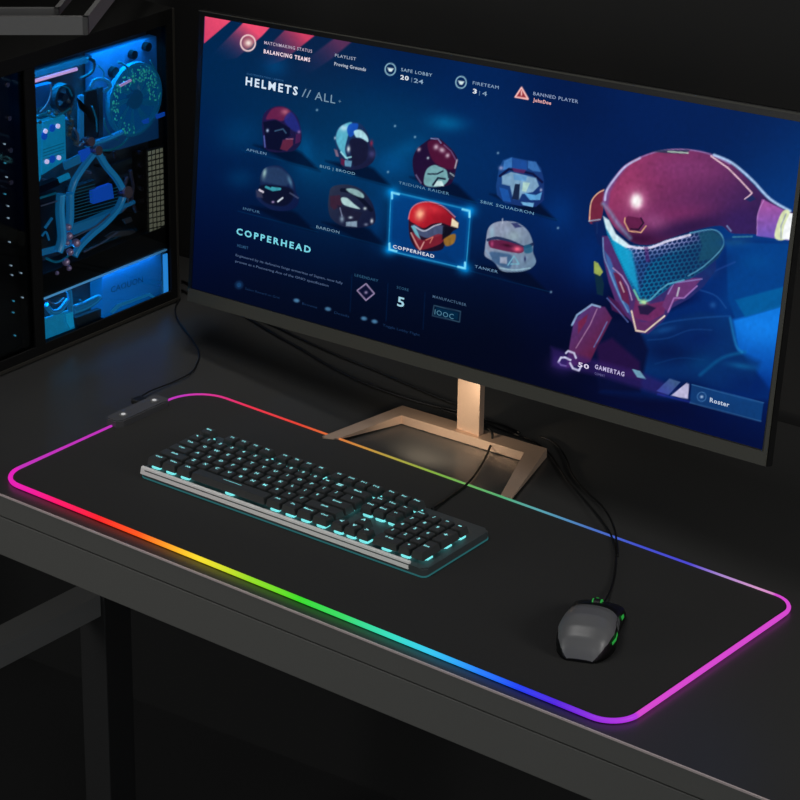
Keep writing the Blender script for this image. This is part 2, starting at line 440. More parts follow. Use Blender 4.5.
fo = mesh_obj('function_key', far_bm, [m_key, m_leg_, m_sw], kbd, recalc=False); fo['kind'] = 'stuff'
# status lights above the number pad
bm = bmesh.new()
for i in range(3): add_box(bm, KX0+(18.9+i)*PT, KX0+(19.3+i)*PT, KY0+5.7*PT, KY0+5.85*PT, .0113, .0121)
mesh_obj('status_light', bm, m_leg_, kbd)
# cable leaves the rear edge, climbs over the monitor foot
inv = Matrix.Rotation(-KBR, 4, 'Z')@Matrix.Translation((-KBX, -KBY, -.0034))
kc = [(432, 509, .008), (447, 499, .0055), (468, 483, .0055), (483, 462, .004), (491, 444, .008), (492, 433, .0165), (486, 427, .0175), (476, 421, .008), (462, 416, .003), (440, 409, .003)]
bm = bmesh.new(); add_tube(bm, catmull([at_z(*p) for p in kc], 6), .0016, 6)
bmesh.ops.transform(bm, matrix=inv, verts=bm.verts)
mesh_obj('cable', bm, m_rub, kbd)

# ------------------------------------------------------------------ mouse
MR = math.radians(24); MPX, MPY = .7672, .1368
mo = thing('mouse', 'black wired gaming mouse with green side lights on the desk mat', 'mouse', (MPX, MPY, .0036), MR)
ML, MW, MH = .117, .065, .035
m_mtop = mat('mouse_satin_shell', (104, 105, 106), .4, noise=.06, nscale=60, spec=.6)
m_mside = mat('mouse_black_side', (10, 11, 11), .35)
m_green = mat('mouse_green_light', (20, 120, 40), .4, emis=(40, 150, 60), estr=.7)
m_steel = mat('mouse_grey_insert', (140, 145, 145), .3, metal=.6)
def prof_w(t):   # t 0 rear, 1 front
    return float(np.interp(t, [0, .02, .06, .14, .28, .45, .62, .8, .93, .98, 1], [.44, .58, .72, .88, 1.0, .97, .90, .92, .93, .86, .72]))*MW/2
def prof_h(t):
    return float(np.interp(t, [0, .015, .04, .1, .2, .35, .5, .7, .85, .95, 1], [.06, .22, .42, .68, .87, 1.0, .98, .80, .60, .44, .30]))*MH
NT, NA = 44, 28
def mouse_pt(t, a, k=1.0):
    ca, sa = math.cos(a), math.sin(a)
    x = prof_w(t)*k*math.copysign(abs(ca)**.72, ca)
    z = prof_h(t)*k*(abs(sa)**.62)
    return (x, (t-.5)*ML, max(z, 0)+.0008)
def mouse_patch(t0, t1, a0, a1, m, name, k=1.0, cap=False, par=mo, nt=NT, na=NA):
    bm = bmesh.new(); G = []
    for i in range(nt+1):
        t = t0+(t1-t0)*i/nt
        G.append([bm.verts.new(mouse_pt(t, a0+(a1-a0)*j/na, k)) for j in range(na+1)])
    for i in range(nt):
        for j in range(na):
            f = bm.faces.new((G[i][j], G[i][j+1], G[i+1][j+1], G[i+1][j])); f.smooth = True
    if cap:
        bm.faces.new(G[0][::-1]); bm.faces.new(G[-1])
        for s in (0, -1):
            pass
        bm.faces.new([g[0] for g in G]+[g[-1] for g in reversed(G)])
    return mesh_obj(name, bm, m, par)
mouse_patch(0, 1, 0, math.pi, m_mside, 'body', .985, True)
d2 = math.radians
mouse_patch(.002, .60, d2(26), d2(154), m_mtop, 'palm_shell', 1.012)
mouse_patch(.615, .985, d2(30), d2(86), m_mside, 'button_right', 1.012)
mouse_patch(.615, .985, d2(94), d2(150), m_mside, 'button_left', 1.012)
bm = bmesh.new()
add_disc(bm, (0, .034, .0185), (1, 0, 0), .0095, .007, 20, 0)
for sx in (-.0046, .0046): add_ring(bm, (sx, .034, .0185), (1, 0, 0), .0068, .0090, .0012, 20, 1)
mesh_obj('scroll_wheel', bm, [m_rub, m_green], mo)
bm = bmesh.new()
for (x, y, z) in ((-.006, .0540, .0135), (.0065, .0530, .0135), (-.002, .047, .0205), (.011, .050, .015)):
    add_box(bm, x-.0016, x+.0016, y-.0022, y+.0022, z-.0008, z+.0012)
mesh_obj('front_light', bm, m_green, mo)
mouse_patch(.20, .38, d2(12), d2(18), m_green, 'side_light', 1.03, nt=16, na=4)
mouse_patch(.42, .50, d2(14), d2(30), m_steel, 'side_button', 1.03, nt=8, na=4)
mouse_patch(.52, .62, d2(14), d2(30), m_steel, 'side_button', 1.03, nt=8, na=4)
mouse_patch(.70, .80, d2(12), d2(22), m_green, 'side_light', 1.03, nt=8, na=4)
mouse_patch(.60, .72, d2(152), d2(166), m_steel, 'grip_insert', 1.03, nt=8, na=4)
minv = Matrix.Rotation(-MR, 4, 'Z')@Matrix.Translation((-MPX, -MPY, -.0036))
front = (Matrix.Translation((MPX, MPY, .0036))@Matrix.Rotation(MR, 4, 'Z'))@Vector((0.002, .056, .008))
mc = [np.array(front)]+[at_z(*p) for p in ((611, 588, .006), (615, 570, .0052), (615.5, 552, .0052), (611, 535, .0052), (600, 518, .0052), (582, 497, .003), (567, 480, .002), (558, 466, .002), (549, 453, .002), (535, 442, .002), (515, 434, .002), (500, 429, .002), (484, 422, .002), (466, 414, .002))]
bm = bmesh.new(); add_tube(bm, catmull(mc, 6), .0013, 6)
bmesh.ops.transform(bm, matrix=minv, verts=bm.verts); mesh_obj('cable', bm, m_rub, mo)

# ------------------------------------------------------------------ loose cables behind the monitor
def cable(pts, r, label):
    bm = bmesh.new(); add_tube(bm, catmull([at_z(*p) for p in pts], 6), r, 6)
    o = mesh_obj('cable', bm, m_rub); tag(o, label, 'cable', 'loose black cables lying on the desk'); return o
cable([(170, 279, .0), (182, 281, .002), (200, 289, .002), (242, 314, .002), (275, 334, .002), (300, 348, .002), (330, 366, .002), (365, 383, .002), (400, 396, .002), (430, 405, .002), (456, 411, .002), (500, 424, .002), (520, 433, .002)][1:], .0017,
      'long thin black cable lying on the desk, nearest of those running under the monitor')
cable([(182, 290, .0018), (196, 297, .002), (230, 311, .002), (262, 320, .002), (300, 338, .002), (340, 356, .002), (375, 370, .002), (412, 386, .002), (440, 398, .002), (459, 405, .002)], .0015,
      'thin black cable lying behind, farthest back under the monitor towards its stand')
cable([(540, 436, .002), (556, 444, .002), (566, 458, .002), (572, 474, .002), (585, 490, .002), (602, 506, .002), (612, 522, .004), (616.5, 540, .0052), (617.5, 556, .0052)], .0012,
      'short thin black cable beside the mouse cable, right of the monitor foot')

# ------------------------------------------------------------------ monitor
yaw, tilt, roll = -.129, .191, .098
u_ = np.array([math.cos(yaw), math.sin(yaw), 0]); n_ = np.array([-math.sin(yaw), math.cos(yaw), 0])
v_ = np.array([0, 0, 1])*math.cos(tilt)+n_*math.sin(tilt)
A = u_*math.cos(roll)+v_*math.sin(roll); B = -u_*math.sin(roll)+v_*math.cos(roll); N = np.cross(A, B)   # N faces the viewer
N = N/np.linalg.norm(N)
MC = np.array([.320, .381, .271])*1.125
def scr(px, py):
    P = at_plane(px, py, MC, N); return float(np.dot(P-MC, A)), float(np.dot(P-MC, B))
def on(a, b, n=0.): return MC+A*a+B*b+N*n
mon = thing('monitor', 'wide ultrawide monitor showing a blue helmet menu on a gold metal stand', 'monitor', (.345, .465, 0))
def mn(bm, name, m, parent=mon, **k):
    bmesh.ops.translate(bm, vec=(-.345, -.465, 0), verts=bm.verts); return mesh_obj(name, bm, m, parent, **k)
SQ = [scr(192, 288), scr(762.3, 449.6), scr(804.5, 122.8), scr(204.75, 16.25)]       # screen corners BL BR TR TL
FQ = [scr(187.5, 301), scr(766.5, 467), scr(810, 114), scr(199.5, 9.5)]              # frame corners
m_bez = mat('bezel_olive_grey', (68, 68, 60), .5, noise=.05, nscale=300)
m_bezb = mat('bezel_black', (8, 8, 8), .4)
m_gold = mat('stand_rose_gold', (200, 172, 150), .42, metal=.45, noise=.05, nscale=500)
def ringprism(bm, outer, inner, n0, n1, mi=0):
    k = len(outer)
    for i in range(k):
        j = (i+1) % k
        add_prism(bm, [on(*outer[i], n0), on(*outer[j], n0), on(*inner[j], n0), on(*inner[i], n0)],
                  [on(*outer[i], n1), on(*outer[j], n1), on(*inner[j], n1), on(*inner[i], n1)], mi)
def shrink(Q, l, r, b, t):
    return [(Q[0][0]+l, Q[0][1]+b), (Q[1][0]-r, Q[1][1]+b), (Q[2][0]-r, Q[2][1]-t), (Q[3][0]+l, Q[3][1]-t)]
# frame: olive grey chin, slim sides, black lip around the panel
bm = bmesh.new()
ringprism(bm, FQ, SQ, -.010, -.0002, 0)
ringprism(bm, shrink(FQ, .0015, .0015, .004, .0015), shrink(SQ, -.0006, -.0006, -.0006, -.0006), -.008, .0008, 0)
mn(bm, 'frame', [m_bezb])
bm = bmesh.new()
chin = [(FQ[0][0]+.0006, FQ[0][1]+.0008), (FQ[1][0]-.0004, FQ[1][1]+.0008), (SQ[1][0]+.0066, SQ[1][1]-.0012), (SQ[0][0]-.0045, SQ[0][1]-.0008)]
add_prism(bm, [on(*p, .0008) for p in chin], [on(*p, .0022) for p in chin])
e0 = shrink(FQ, .0004, .0004, .0004, .0006)
side = [chin[1], (chin[1][0]-.0045, chin[1][1]+.014), (e0[2][0]-.0045, e0[2][1]), e0[2]]
add_prism(bm, [on(*p, .0008) for p in side], [on(*p, .002) for p in side])
top = [(e0[3][0], e0[3][1]-.0012), (e0[2][0], e0[2][1]-.0022), e0[2], e0[3]]
add_prism(bm, [on(*p, .0008) for p in top], [on(*p, .0016) for p in top])
mn(bm, 'chin_trim', m_bez)['label'] = 'olive grey strip along the bottom and right edge'
bm = bmesh.new()
add_prism(bm, [on(*p, -.026) for p in shrink(FQ, .02, .02, .02, .02)], [on(*p, -.010) for p in shrink(FQ, .001, .001, .001, .001)])
add_prism(bm, [on(a, b, -.052) for a, b in ((-.15, -.09), (.15, -.09), (.15, .09), (-.15, .09))], [on(a, b, -.026) for a, b in ((-.2, -.12), (.2, -.12), (.2, .12), (-.2, .12))])
mn(bm, 'back_housing', m_black)

# ---- stand
bm = bmesh.new()
def zz(px, py, z): p = at_z(px, py, z); return (float(p[0]), float(p[1]), z)
T = .012
lo, ro = zz(319.5, 437.3, .0045), zz(511, 499.7, .0045)
li, ri = zz(335.7, 439.6, .0045), zz(499.9, 496.5, .0045)
bl, br = zz(402.4, 405.5, T), zz(547, 448.5, T)
il, ir = zz(401.5, 415.2, T), zz(524, 452.6, T)
def yfix(p, y): return (p[0], y, p[2])
outer = [lo] + [tuple(p) for p in rounded_poly([lo, bl, br, ro], [0, .014, .010, 0], 5)[1:-1]] + [ro]
top_l = [li, lo, bl, il]; top_r = [ir, br, ro, ri]
m3 = [(li[0], li[1], .0036), (lo[0], lo[1], .0036), (bl[0], bl[1], .0002), (il[0], il[1], .0002)]
add_prism(bm, m3, [li, lo, bl, il])
add_prism(bm, [(p[0], p[1], 0.0002) for p in (il, bl, br, ir)], [il, bl, br, ir])
add_prism(bm, [(ir[0], ir[1], .0002), (br[0], br[1], .0002), (ro[0], ro[1], .0036), (ri[0], ri[1], .0036)], [ir, br, ro, ri])
bmesh.ops.remove_doubles(bm, verts=bm.verts, dist=1e-5)
dd = {}
for f in bm.faces:
    dd.setdefault(frozenset(v.index for v in f.verts), []).append(f)
bm.verts.index_update()
dd = {}
for f in bm.faces: dd.setdefault(frozenset(v.index for v in f.verts), []).append(f)
bmesh.ops.delete(bm, geom=[f for l in dd.values() if len(l) > 1 for f in l], context='FACES')
ce = [e for e in bm.edges if abs(e.verts[0].co.x-e.verts[1].co.x) < 1e-4 and abs(e.verts[0].co.y-e.verts[1].co.y) < 1e-4]
bmesh.ops.recalc_face_normals(bm, faces=bm.faces)
bmesh.ops.bevel(bm, geom=ce, offset=.004, segments=4, affect='EDGES')
mn(bm, 'stand_base', m_gold)
bm = bmesh.new()
_c0, _c1 = at_z(457, 428, .012), at_z(478.5, 436, .012)
cx0, cx1, cyy = float(_c0[0]), float(_c1[0]), float(_c0[1]+_c1[1])/2
add_box(bm, cx0, cx1, cyy, cyy+.010, .006, .30, bevel=.0008)
add_prism(bm, [(cx0+.002, cyy+.0095, .20), (cx1-.002, cyy+.0095, .20), (cx1-.002, cyy+.0095, .30), (cx0+.002, cyy+.0095, .30)],
          [(cx0+.002, cyy-.012, .20), (cx1-.002, cyy-.012, .20), (cx1-.002, cyy-.012, .30), (cx0+.002, cyy-.012, .30)])
mn(bm, 'stand_column', m_gold)

# ------------------------------------------------------------------ the picture on the screen
NU, NV = 860, 330
gu, gv = np.meshgrid(np.linspace(0, 1, NU), np.linspace(0, 1, NV))
q = [np.array(p) for p in SQ]
ab = ((1-gu)*(1-gv))[..., None]*q[0]+(gu*(1-gv))[..., None]*q[1]+(gu*gv)[..., None]*q[2]+((1-gu)*gv)[..., None]*q[3]
P3 = MC+ab[..., 0:1]*A+ab[..., 1:2]*B+N*.0003
GX, GY = project(P3)                       # drawing coordinates of the artwork on the panel
IMG = np.zeros((NV, NU, 3))
def bgfill(pts, sigma):
    acc = np.zeros((NV, NU, 3)); ws = np.zeros((NV, NU)) + 1e-9
    for x, y, c in pts:
        wgt = np.exp(-((GX-x)**2+(GY-y)**2)/(2*sigma**2)); acc += wgt[..., None]*np.array(c, float); ws += wgt
    return acc/ws[..., None]
IMG[:] = bgfill([(205, 60, (0, 42, 88)), (203, 150, (0, 30, 85)), (198, 230, (0, 14, 62)), (195, 280, (1, 7, 40)), (250, 100, (0, 50, 98)), (240, 180, (0, 34, 84)), (240, 230, (1, 18, 60)), (250, 290, (2, 9, 38)),
    (310, 60, (8, 36, 78)), (320, 120, (0, 56, 104)), (320, 190, (0, 50, 100)), (320, 250, (0, 22, 62)), (320, 315, (1, 8, 36)),
    (400, 60, (0, 32, 84)), (390, 130, (0, 66, 118)), (380, 180, (0, 62, 118)), (400, 280, (0, 16, 54)), (400, 335, (0, 6, 34)),
    (480, 90, (0, 38, 98)), (480, 150, (0, 52, 115)), (470, 215, (0, 44, 105)), (470, 290, (0, 14, 52)), (480, 350, (0, 6, 36)),
    (560, 110, (0, 28, 84)), (560, 180, (0, 38, 104)), (560, 240, (0, 40, 108)), (560, 300, (0, 12, 62)), (560, 380, (0, 5, 38)),
    (650, 120, (0, 34, 98)), (700, 130, (0, 36, 100)), (760, 130, (0, 32, 92)), (785, 165, (0, 60, 138)), (620, 200, (0, 30, 92)), (640, 400, (2, 10, 62)), (700, 420, (0, 10, 66)), (750, 440, (0, 10, 60)),
    (660, 360, (0, 16, 84)), (720, 370, (0, 34, 120)), (770, 390, (0, 40, 130)), (590, 330, (0, 8, 58)), (790, 240, (0, 64, 150)), (775, 330, (5, 90, 200))], 34)
IMG *= np.interp(GY, [0, 260, 340, 450], [.88, .84, .7, .78])[..., None]
def inside(px, py, pts):
    n = len(pts); c = np.zeros(px.shape, bool); dm = np.full(px.shape, 1e9)
    for i in range(n):
        x1, y1 = pts[i]; x2, y2 = pts[(i+1) % n]
        if y1 != y2:
            m = ((y1 > py) != (y2 > py)) & (px < (x2-x1)*(py-y1)/(y2-y1)+x1); c ^= m
        dx, dy = x2-x1, y2-y1; l = dx*dx+dy*dy+1e-12
        t = np.clip(((px-x1)*dx+(py-y1)*dy)/l, 0, 1)
        dm = np.minimum(dm, np.hypot(px-x1-t*dx, py-y1-t*dy))
    return c, dm
def region(pts, pad):
    a = np.array(pts); x0, y0 = a.min(0)-pad; x1, y1 = a.max(0)+pad
    m = (GX >= x0) & (GX <= x1) & (GY >= y0) & (GY <= y1)
    if not m.any(): return None
    r = np.where(m.any(1))[0]; c = np.where(m.any(0))[0]
    return slice(r[0], r[-1]+1), slice(c[0], c[-1]+1)
def comp(s, al, col): IMG[s] = IMG[s]*(1-al[..., None]) + np.asarray(col, float)*al[..., None]
def poly(pts, col, alpha=1., soft=.8, smooth=False, grad=None):
    """filled shape; grad=(x0,y0,x1,y1,col2) blends col to col2 along a line"""
    if smooth: pts = [tuple(p) for p in catmull(pts, 5, True)]
    s = region(pts, soft+1)
    if s is None: return
    X, Y = GX[s], GY[s]; c, d = inside(X, Y, pts)
    al = np.clip(.5+np.where(c, d, -d)/soft, 0, 1)*alpha
    cc = np.asarray(col, float)
    if grad:
        x0, y0, x1, y1, c2 = grad[:5]; t = np.clip(((X-x0)*(x1-x0)+(Y-y0)*(y1-y0))/((x1-x0)**2+(y1-y0)**2), 0, 1)
        cc = cc*(1-t[..., None])+np.asarray(c2, float)*t[..., None]
        if len(grad) > 5: al = al*(1-t*(1-grad[5]))
    comp(s, al, cc)
def line(pts, col, wd=1., alpha=1., smooth=False, soft=.8, closed=False):
    if smooth: pts = [tuple(p) for p in catmull(pts, 5, closed)]
    if closed: pts = list(pts)+[pts[0]]
    s = region(pts, wd+soft+1)
    if s is None: return
    X, Y = GX[s], GY[s]; dm = np.full(X.shape, 1e9)
    for (x1, y1), (x2, y2) in zip(pts[:-1], pts[1:]):
        dx, dy = x2-x1, y2-y1; t = np.clip(((X-x1)*dx+(Y-y1)*dy)/(dx*dx+dy*dy+1e-12), 0, 1)
        dm = np.minimum(dm, np.hypot(X-x1-t*dx, Y-y1-t*dy))
    comp(s, np.clip(.5+(wd/2-dm)/soft, 0, 1)*alpha, col)
def blob(x, y, rx, ry, col, alpha=1., ang=0., clip=None, pw=1.):
    s = region([(x-3*max(rx, ry), y-3*max(rx, ry)), (x+3*max(rx, ry), y+3*max(rx, ry))], 0)
    if s is None: return
    X, Y = GX[s]-x, GY[s]-y; c, n = math.cos(ang), math.sin(ang)
    a = (X*c+Y*n)/rx; b = (-X*n+Y*c)/ry
    al = np.exp(-(a*a+b*b)**pw)*alpha
    if clip is not None:
        if len(clip) and isinstance(clip[0], tuple):
            ci, d = inside(GX[s], GY[s], clip); al = al*np.clip(.5+np.where(ci, d, -d)/.8, 0, 1)
    comp(s, al, col)
def cr(pts): return [tuple(map(float, p)) for p in catmull(pts, 5, True)]

# soft nebula patches
blob(447, 123, 18, 8, (0, 105, 160), .7, .1); blob(405, 150, 22, 9, (0, 88, 145), .5, -.5)
blob(393, 165, 18, 12, (0, 85, 150), .5); blob(316, 165, 26, 22, (0, 75, 125), .5); blob(240, 135, 24, 18, (0, 70, 120), .45)
blob(240, 178, 14, 10, (0, 62, 110), .5); blob(305, 150, 8, 16, (0, 90, 150), .5); blob(560, 214, 16, 20, (0, 56, 130), .5)
blob(590, 262, 22, 30, (0, 50, 130), .45); blob(376, 220, 8, 26, (0, 60, 120), .5); blob(275, 66, 12, 10, (0, 80, 140), .5)
for (x, y) in ((317, 110), (395, 126), (558, 228), (551, 292), (388, 172), (415, 137), (498, 153)): blob(x, y, 1.1, 1.1, (150, 190, 215), .8)

# pink diagonal stripes at the top left
pk = (236, 76, 112)
poly([(205, 12), (231, 16), (231, 20.6), (204, 43.5)], pk, 1, .8, grad=(225, 18, 200, 45, (205, 60, 100)))
poly([(246, 20), (272, 25), (262, 36), (237, 58), (200, 66)], pk, 1, 1.2, grad=(250, 28, 224, 62, (20, 44, 90), .0))
poly([(288, 27), (318, 33), (284, 60), (240, 76), (252, 62)], (205, 62, 98), 1, 1.4, grad=(300, 32, 262, 66, (20, 44, 90), .0))
poly([(336, 37), (354, 40), (330, 60), (285, 90), (292, 70)], (120, 52, 92), .7, 2.2, grad=(335, 40, 300, 75, (20, 44, 90), .0))
# round emblem
blob(248, 43, 6.5, 6.5, (170, 100, 110), .9, pw=2); blob(248.5, 43, 3.4, 3, (250, 235, 225), .95)
line([(248+7.3*math.cos(a), 43+7.9*math.sin(a)) for a in np.linspace(0, 6.28, 26)], (240, 205, 205), 1.5)
for (cx, cy) in ((390.3, 69.3), (461, 82.3)):
    line([(cx+5.2*math.cos(a), cy+5.9*math.sin(a)) for a in np.linspace(0, 6.28, 22)], (150, 195, 210), 1.1)
    poly([(cx-3, cy-1.6), (cx+3.4, cy-.6), (cx+1.2, cy+2.4), (cx-1.2, cy+2)], (215, 235, 235), 1)
poly([(521.5, 87.5), (528, 99.5), (515, 97)], (150, 50, 60), 1); line([(521.5, 87.5), (528, 99), (515.3, 97)], (250, 190, 185), 1.6, closed=True)
line([(521.5, 91), (521.5, 95)], (250, 200, 195), 1.2)

# floor shadows under the small helmets
for (x, y, s) in ((284, 152, 1), (356, 168, 1), (440, 184, 1), (520, 201, 1), (280, 213, 1), (352, 229, 1), (433, 255, .9), (512, 273, 1)):
    poly([(x-30*s, y-7*s), (x+12*s, y-2*s), (x+18*s, y+1*s), (x+36*s, y+19*s), (x+4*s, y+10*s)], (0, 8, 34), .75, 4)
    line([(x-42*s, y-2), (x+38*s, y+19*s)], (0, 74, 120), .8, .35)

# selection frame round the centre card
poly([(391, 191), (470.5, 209.5), (465.5, 269.5), (388, 251)], (0, 70, 145), .65, 3)
blob(430, 235, 30, 22, (0, 52, 115), .6)
for e, wv in (((391, 191.5), (470.5, 210)), .9), (((388.5, 250.5), (466, 269)), 1.), (((391, 191.5), (388.5, 250.5)), .7), (((470.5, 210), (466, 269)), .7):
    line(list(e), (0, 140, 215), 3.5, .4, soft=4); line(list(e), (60, 185, 235), wv, .75)
for (x, y, sx, sy) in ((392, 192.5, 1, 1), (469.5, 211, -1, 1), (389.5, 249.5, 1, -1), (465, 268.5, -1, -1)):
    blob(x, y, 7, 6, (0, 150, 235), .7)
    line([(x, y+6*sy), (x, y), (x+7*sx, y+1.7*sx)], (130, 225, 255), 2.0, .95)

# ---- eight generic helmets
def dome(o, col, col2=None, hi=None, soft=.9):
    pts = cr(o); x0 = min(p[0] for p in o); x1 = max(p[0] for p in o); y0 = min(p[1] for p in o); y1 = max(p[1] for p in o)
    poly(pts, col, 1, soft, grad=(x0, y0, x1, y1, col2 or col)); return pts
# 1 maroon and navy
o = dome([(262, 124), (264, 114), (271, 108), (280, 106), (289, 109), (297, 117), (301, 130), (301, 142), (295, 150), (287, 152), (272, 152), (264, 147), (263, 136)], (36, 22, 72), (22, 22, 60))
poly([(266, 119), (272, 109), (282, 107), (290, 111), (289, 117), (282, 121), (274, 119)], (105, 32, 72), .9, 1.6, True); blob(285, 112, 4, 3, (190, 110, 130), .7, clip=o)
poly([(284, 120), (291, 112), (298, 122), (300, 132), (292, 130)], (32, 44, 130), .8, 2, True)
poly([(263, 122), (276, 120), (290, 128), (290, 136), (282, 140), (282, 151), (267, 149), (265, 136)], (6, 12, 40), .9, 1.2)
blob(267.5, 130.5, 1.3, 1.6, (190, 215, 250), .9); line([(275, 131), (283, 129), (286, 133)], (70, 110, 140), 1.4, .7); line([(264, 136), (265, 147)], (90, 110, 190), 1.3, .8)
poly([(283, 140), (293, 138), (293, 145), (287, 151), (280, 149)], (98, 36, 62), .9, 1.2); line([(286, 139), (293, 139)], (170, 120, 150), 1, .7); blob(299, 132, 1.6, 1.6, (150, 110, 160), .8); poly([(296, 134), (301, 134), (300, 142), (295, 144)], (75, 30, 80), .8)
# 2 chrome blue bowl
o = dome([(335, 140), (337, 130), (344, 124), (354, 122), (362, 125), (368, 134), (370, 142), (375, 150), (374, 160), (366, 167), (352, 170), (342, 166), (338, 154)], (20, 60, 110), (24, 20, 50))
poly([(336, 140), (338, 130), (345, 124), (352, 123), (348, 136), (345, 150), (348, 160), (341, 152)], (90, 180, 205), .95, 1.4, True); blob(344, 128, 4, 3, (200, 235, 250), .8, clip=o)
poly([(350, 124), (358, 124), (356, 132), (350, 137), (347, 130)], (20, 80, 185), .95, 1.2, True)
poly([(354, 131), (361, 130), (367, 136), (368, 142), (361, 138), (356, 137)], (175, 225, 235), .95, 1.1, True)
poly([(350, 140), (362, 139), (368, 146), (366, 160), (354, 166), (351, 154)], (20, 22, 50), .9, 1.4, True)
blob(348.5, 149, 1.6, 3, (225, 240, 245), .95); line([(341, 152), (346, 158), (351, 157)], (160, 225, 235), 1.5, .9); poly([(344, 160), (352, 161), (351, 167), (345, 166)], (110, 170, 200), .8); poly([(341, 158), (345, 160), (344, 166), (341, 164)], (105, 25, 60), .8)
poly([(334, 149), (337, 150), (339, 157), (336, 156)], (150, 110, 130), .8); blob(335, 138, 1, 1.5, (170, 200, 220), .9); blob(371.5, 143, 1.6, 3, (160, 40, 70), .8); blob(372, 154, 3.5, 3.5, (60, 60, 110), .9)
# 3 dark red with pale jaw
o = dome([(413, 158), (417, 149), (424, 143), (432, 138), (440, 139), (447, 145), (454, 152), (458, 161), (456, 169), (454, 178), (449, 185), (436, 187), (424, 186), (416, 178), (413, 168)], (26, 14, 50), (40, 12, 50))
poly([(428, 142), (438, 140), (448, 147), (456, 160), (453, 169), (444, 168), (434, 162), (429, 152)], (82, 18, 52), .85, 1.6, True)
for (x, y, a, b) in ((436, 147, 2.3, 2.6), (442, 150, 3, 2.4), (447.5, 155.5, 2, 2.2), (419, 149.5, 1.6, 2)): blob(x, y, a, b, (215, 195, 210), .85, .5)
line([(431, 138.5), (438, 139), (441, 143)], (130, 140, 190), 1.2, .9); line([(444, 145), (451, 151), (456, 160)], (130, 110, 160), 1, .7); line([(457, 160), (455, 168)], (180, 180, 190), 1.6, .8); blob(428, 158, 1.2, 1.2, (190, 220, 225), .9)
poly([(427, 169), (434, 165), (440, 167), (446, 170), (449, 178), (444, 185), (434, 187), (425, 185), (424, 178)], (120, 175, 180), .95, 1, True)
line([(428, 174), (437, 174), (443, 171)], (20, 26, 50), 1.5, .9); line([(433, 185), (438, 178), (445, 179)], (16, 22, 46), 2, .9); poly([(437, 181), (442, 181), (444, 186), (434, 186)], (205, 230, 230), .9); poly([(447, 172), (455, 173), (453, 180), (448, 178)], (30, 40, 62), .9); line([(450, 173), (454, 176)], (190, 210, 215), 1, .8); line([(416, 175), (421, 183)], (120, 120, 160), 1.4, .7)
# 4 angular blue
o = [(499, 168), (503, 160), (511, 157), (526, 160), (535, 161), (541, 168), (544, 180), (544, 200), (536, 207), (520, 206), (505, 203), (497, 195), (496, 186)]
poly(o, (22, 70, 135), 1, 1, grad=(500, 160, 540, 205, (20, 44, 105)))
poly([(504, 161), (512, 157.5), (512, 168), (503, 170)], (60, 120, 190), .9); poly([(512, 158), (527, 161), (527, 170), (513, 168)], (26, 74, 150), .9); poly([(528, 161), (536, 162), (541, 172), (533, 171), (528, 168)], (56, 112, 180), .9)
line([(500, 176), (509, 169), (524, 172), (533, 174), (542, 182)], (10, 16, 60), 2.6, .95); poly([(512, 168), (526, 170), (524, 173.5), (514, 172)], (95, 40, 95), .8)
poly([(502, 176), (511, 172), (524, 175), (536, 178), (539, 186), (533, 192), (522, 194), (519, 200), (513, 199), (510, 186), (502, 184)], (130, 170, 200), .92, 1.1)
poly([(513, 174), (527, 176), (526, 181), (514, 180)], (90, 150, 205), .8); poly([(515, 184), (520, 184), (519, 200), (512, 199)], (16, 30, 62), .95); poly([(523, 182), (530, 183), (526, 192), (522, 191)], (180, 215, 200), .85)
poly([(499, 187), (508, 190), (511, 202), (503, 201)], (26, 84, 165), .9); poly([(524, 193), (536, 195), (542, 192), (540, 200), (530, 200)], (92, 165, 220), .95); poly([(521, 202), (534, 203), (533, 207), (523, 205)], (120, 185, 225), .9); blob(541, 190, 1.2, 1.6, (190, 200, 230), .8); blob(501, 168, 2.2, 2, (160, 160, 200), .8)
# 5 dark with cyan visor
o = dome([(260, 178), (263, 170), (270, 166), (280, 166), (288, 173), (294, 182), (296, 192), (299, 200), (295, 208), (284, 211), (270, 209), (257, 199), (256, 190), (260, 187)], (22, 40, 80), (10, 22, 64))
poly([(261, 180), (264, 170), (272, 167), (282, 169), (289, 178), (286, 186), (272, 184)], (38, 62, 98), .8, 2.5, True); blob(264.5, 173, 1.9, 5, (150, 185, 185), .9, .15, clip=o); blob(290, 181, 1.8, 6, (92, 140, 170), .8, -.3, clip=o)
poly([(262, 185), (290, 188), (293, 198), (284, 206), (266, 203), (260, 194)], (8, 12, 36), .8, 2, True)
line([(266, 187), (273, 190), (280, 189), (272, 188)], (60, 165, 180), 2.4, .9); line([(259.5, 190), (263, 192)], (225, 215, 230), 2, .95); line([(278, 201.5), (282.5, 198)], (225, 235, 245), 1.7, .95); blob(273, 202, 1.4, 1, (190, 160, 210), .9); line([(290, 193), (298, 198)], (90, 100, 130), 1.6, .6); poly([(256, 190), (262, 193), (263, 198), (257, 197)], (60, 60, 84), .8, 1.5)
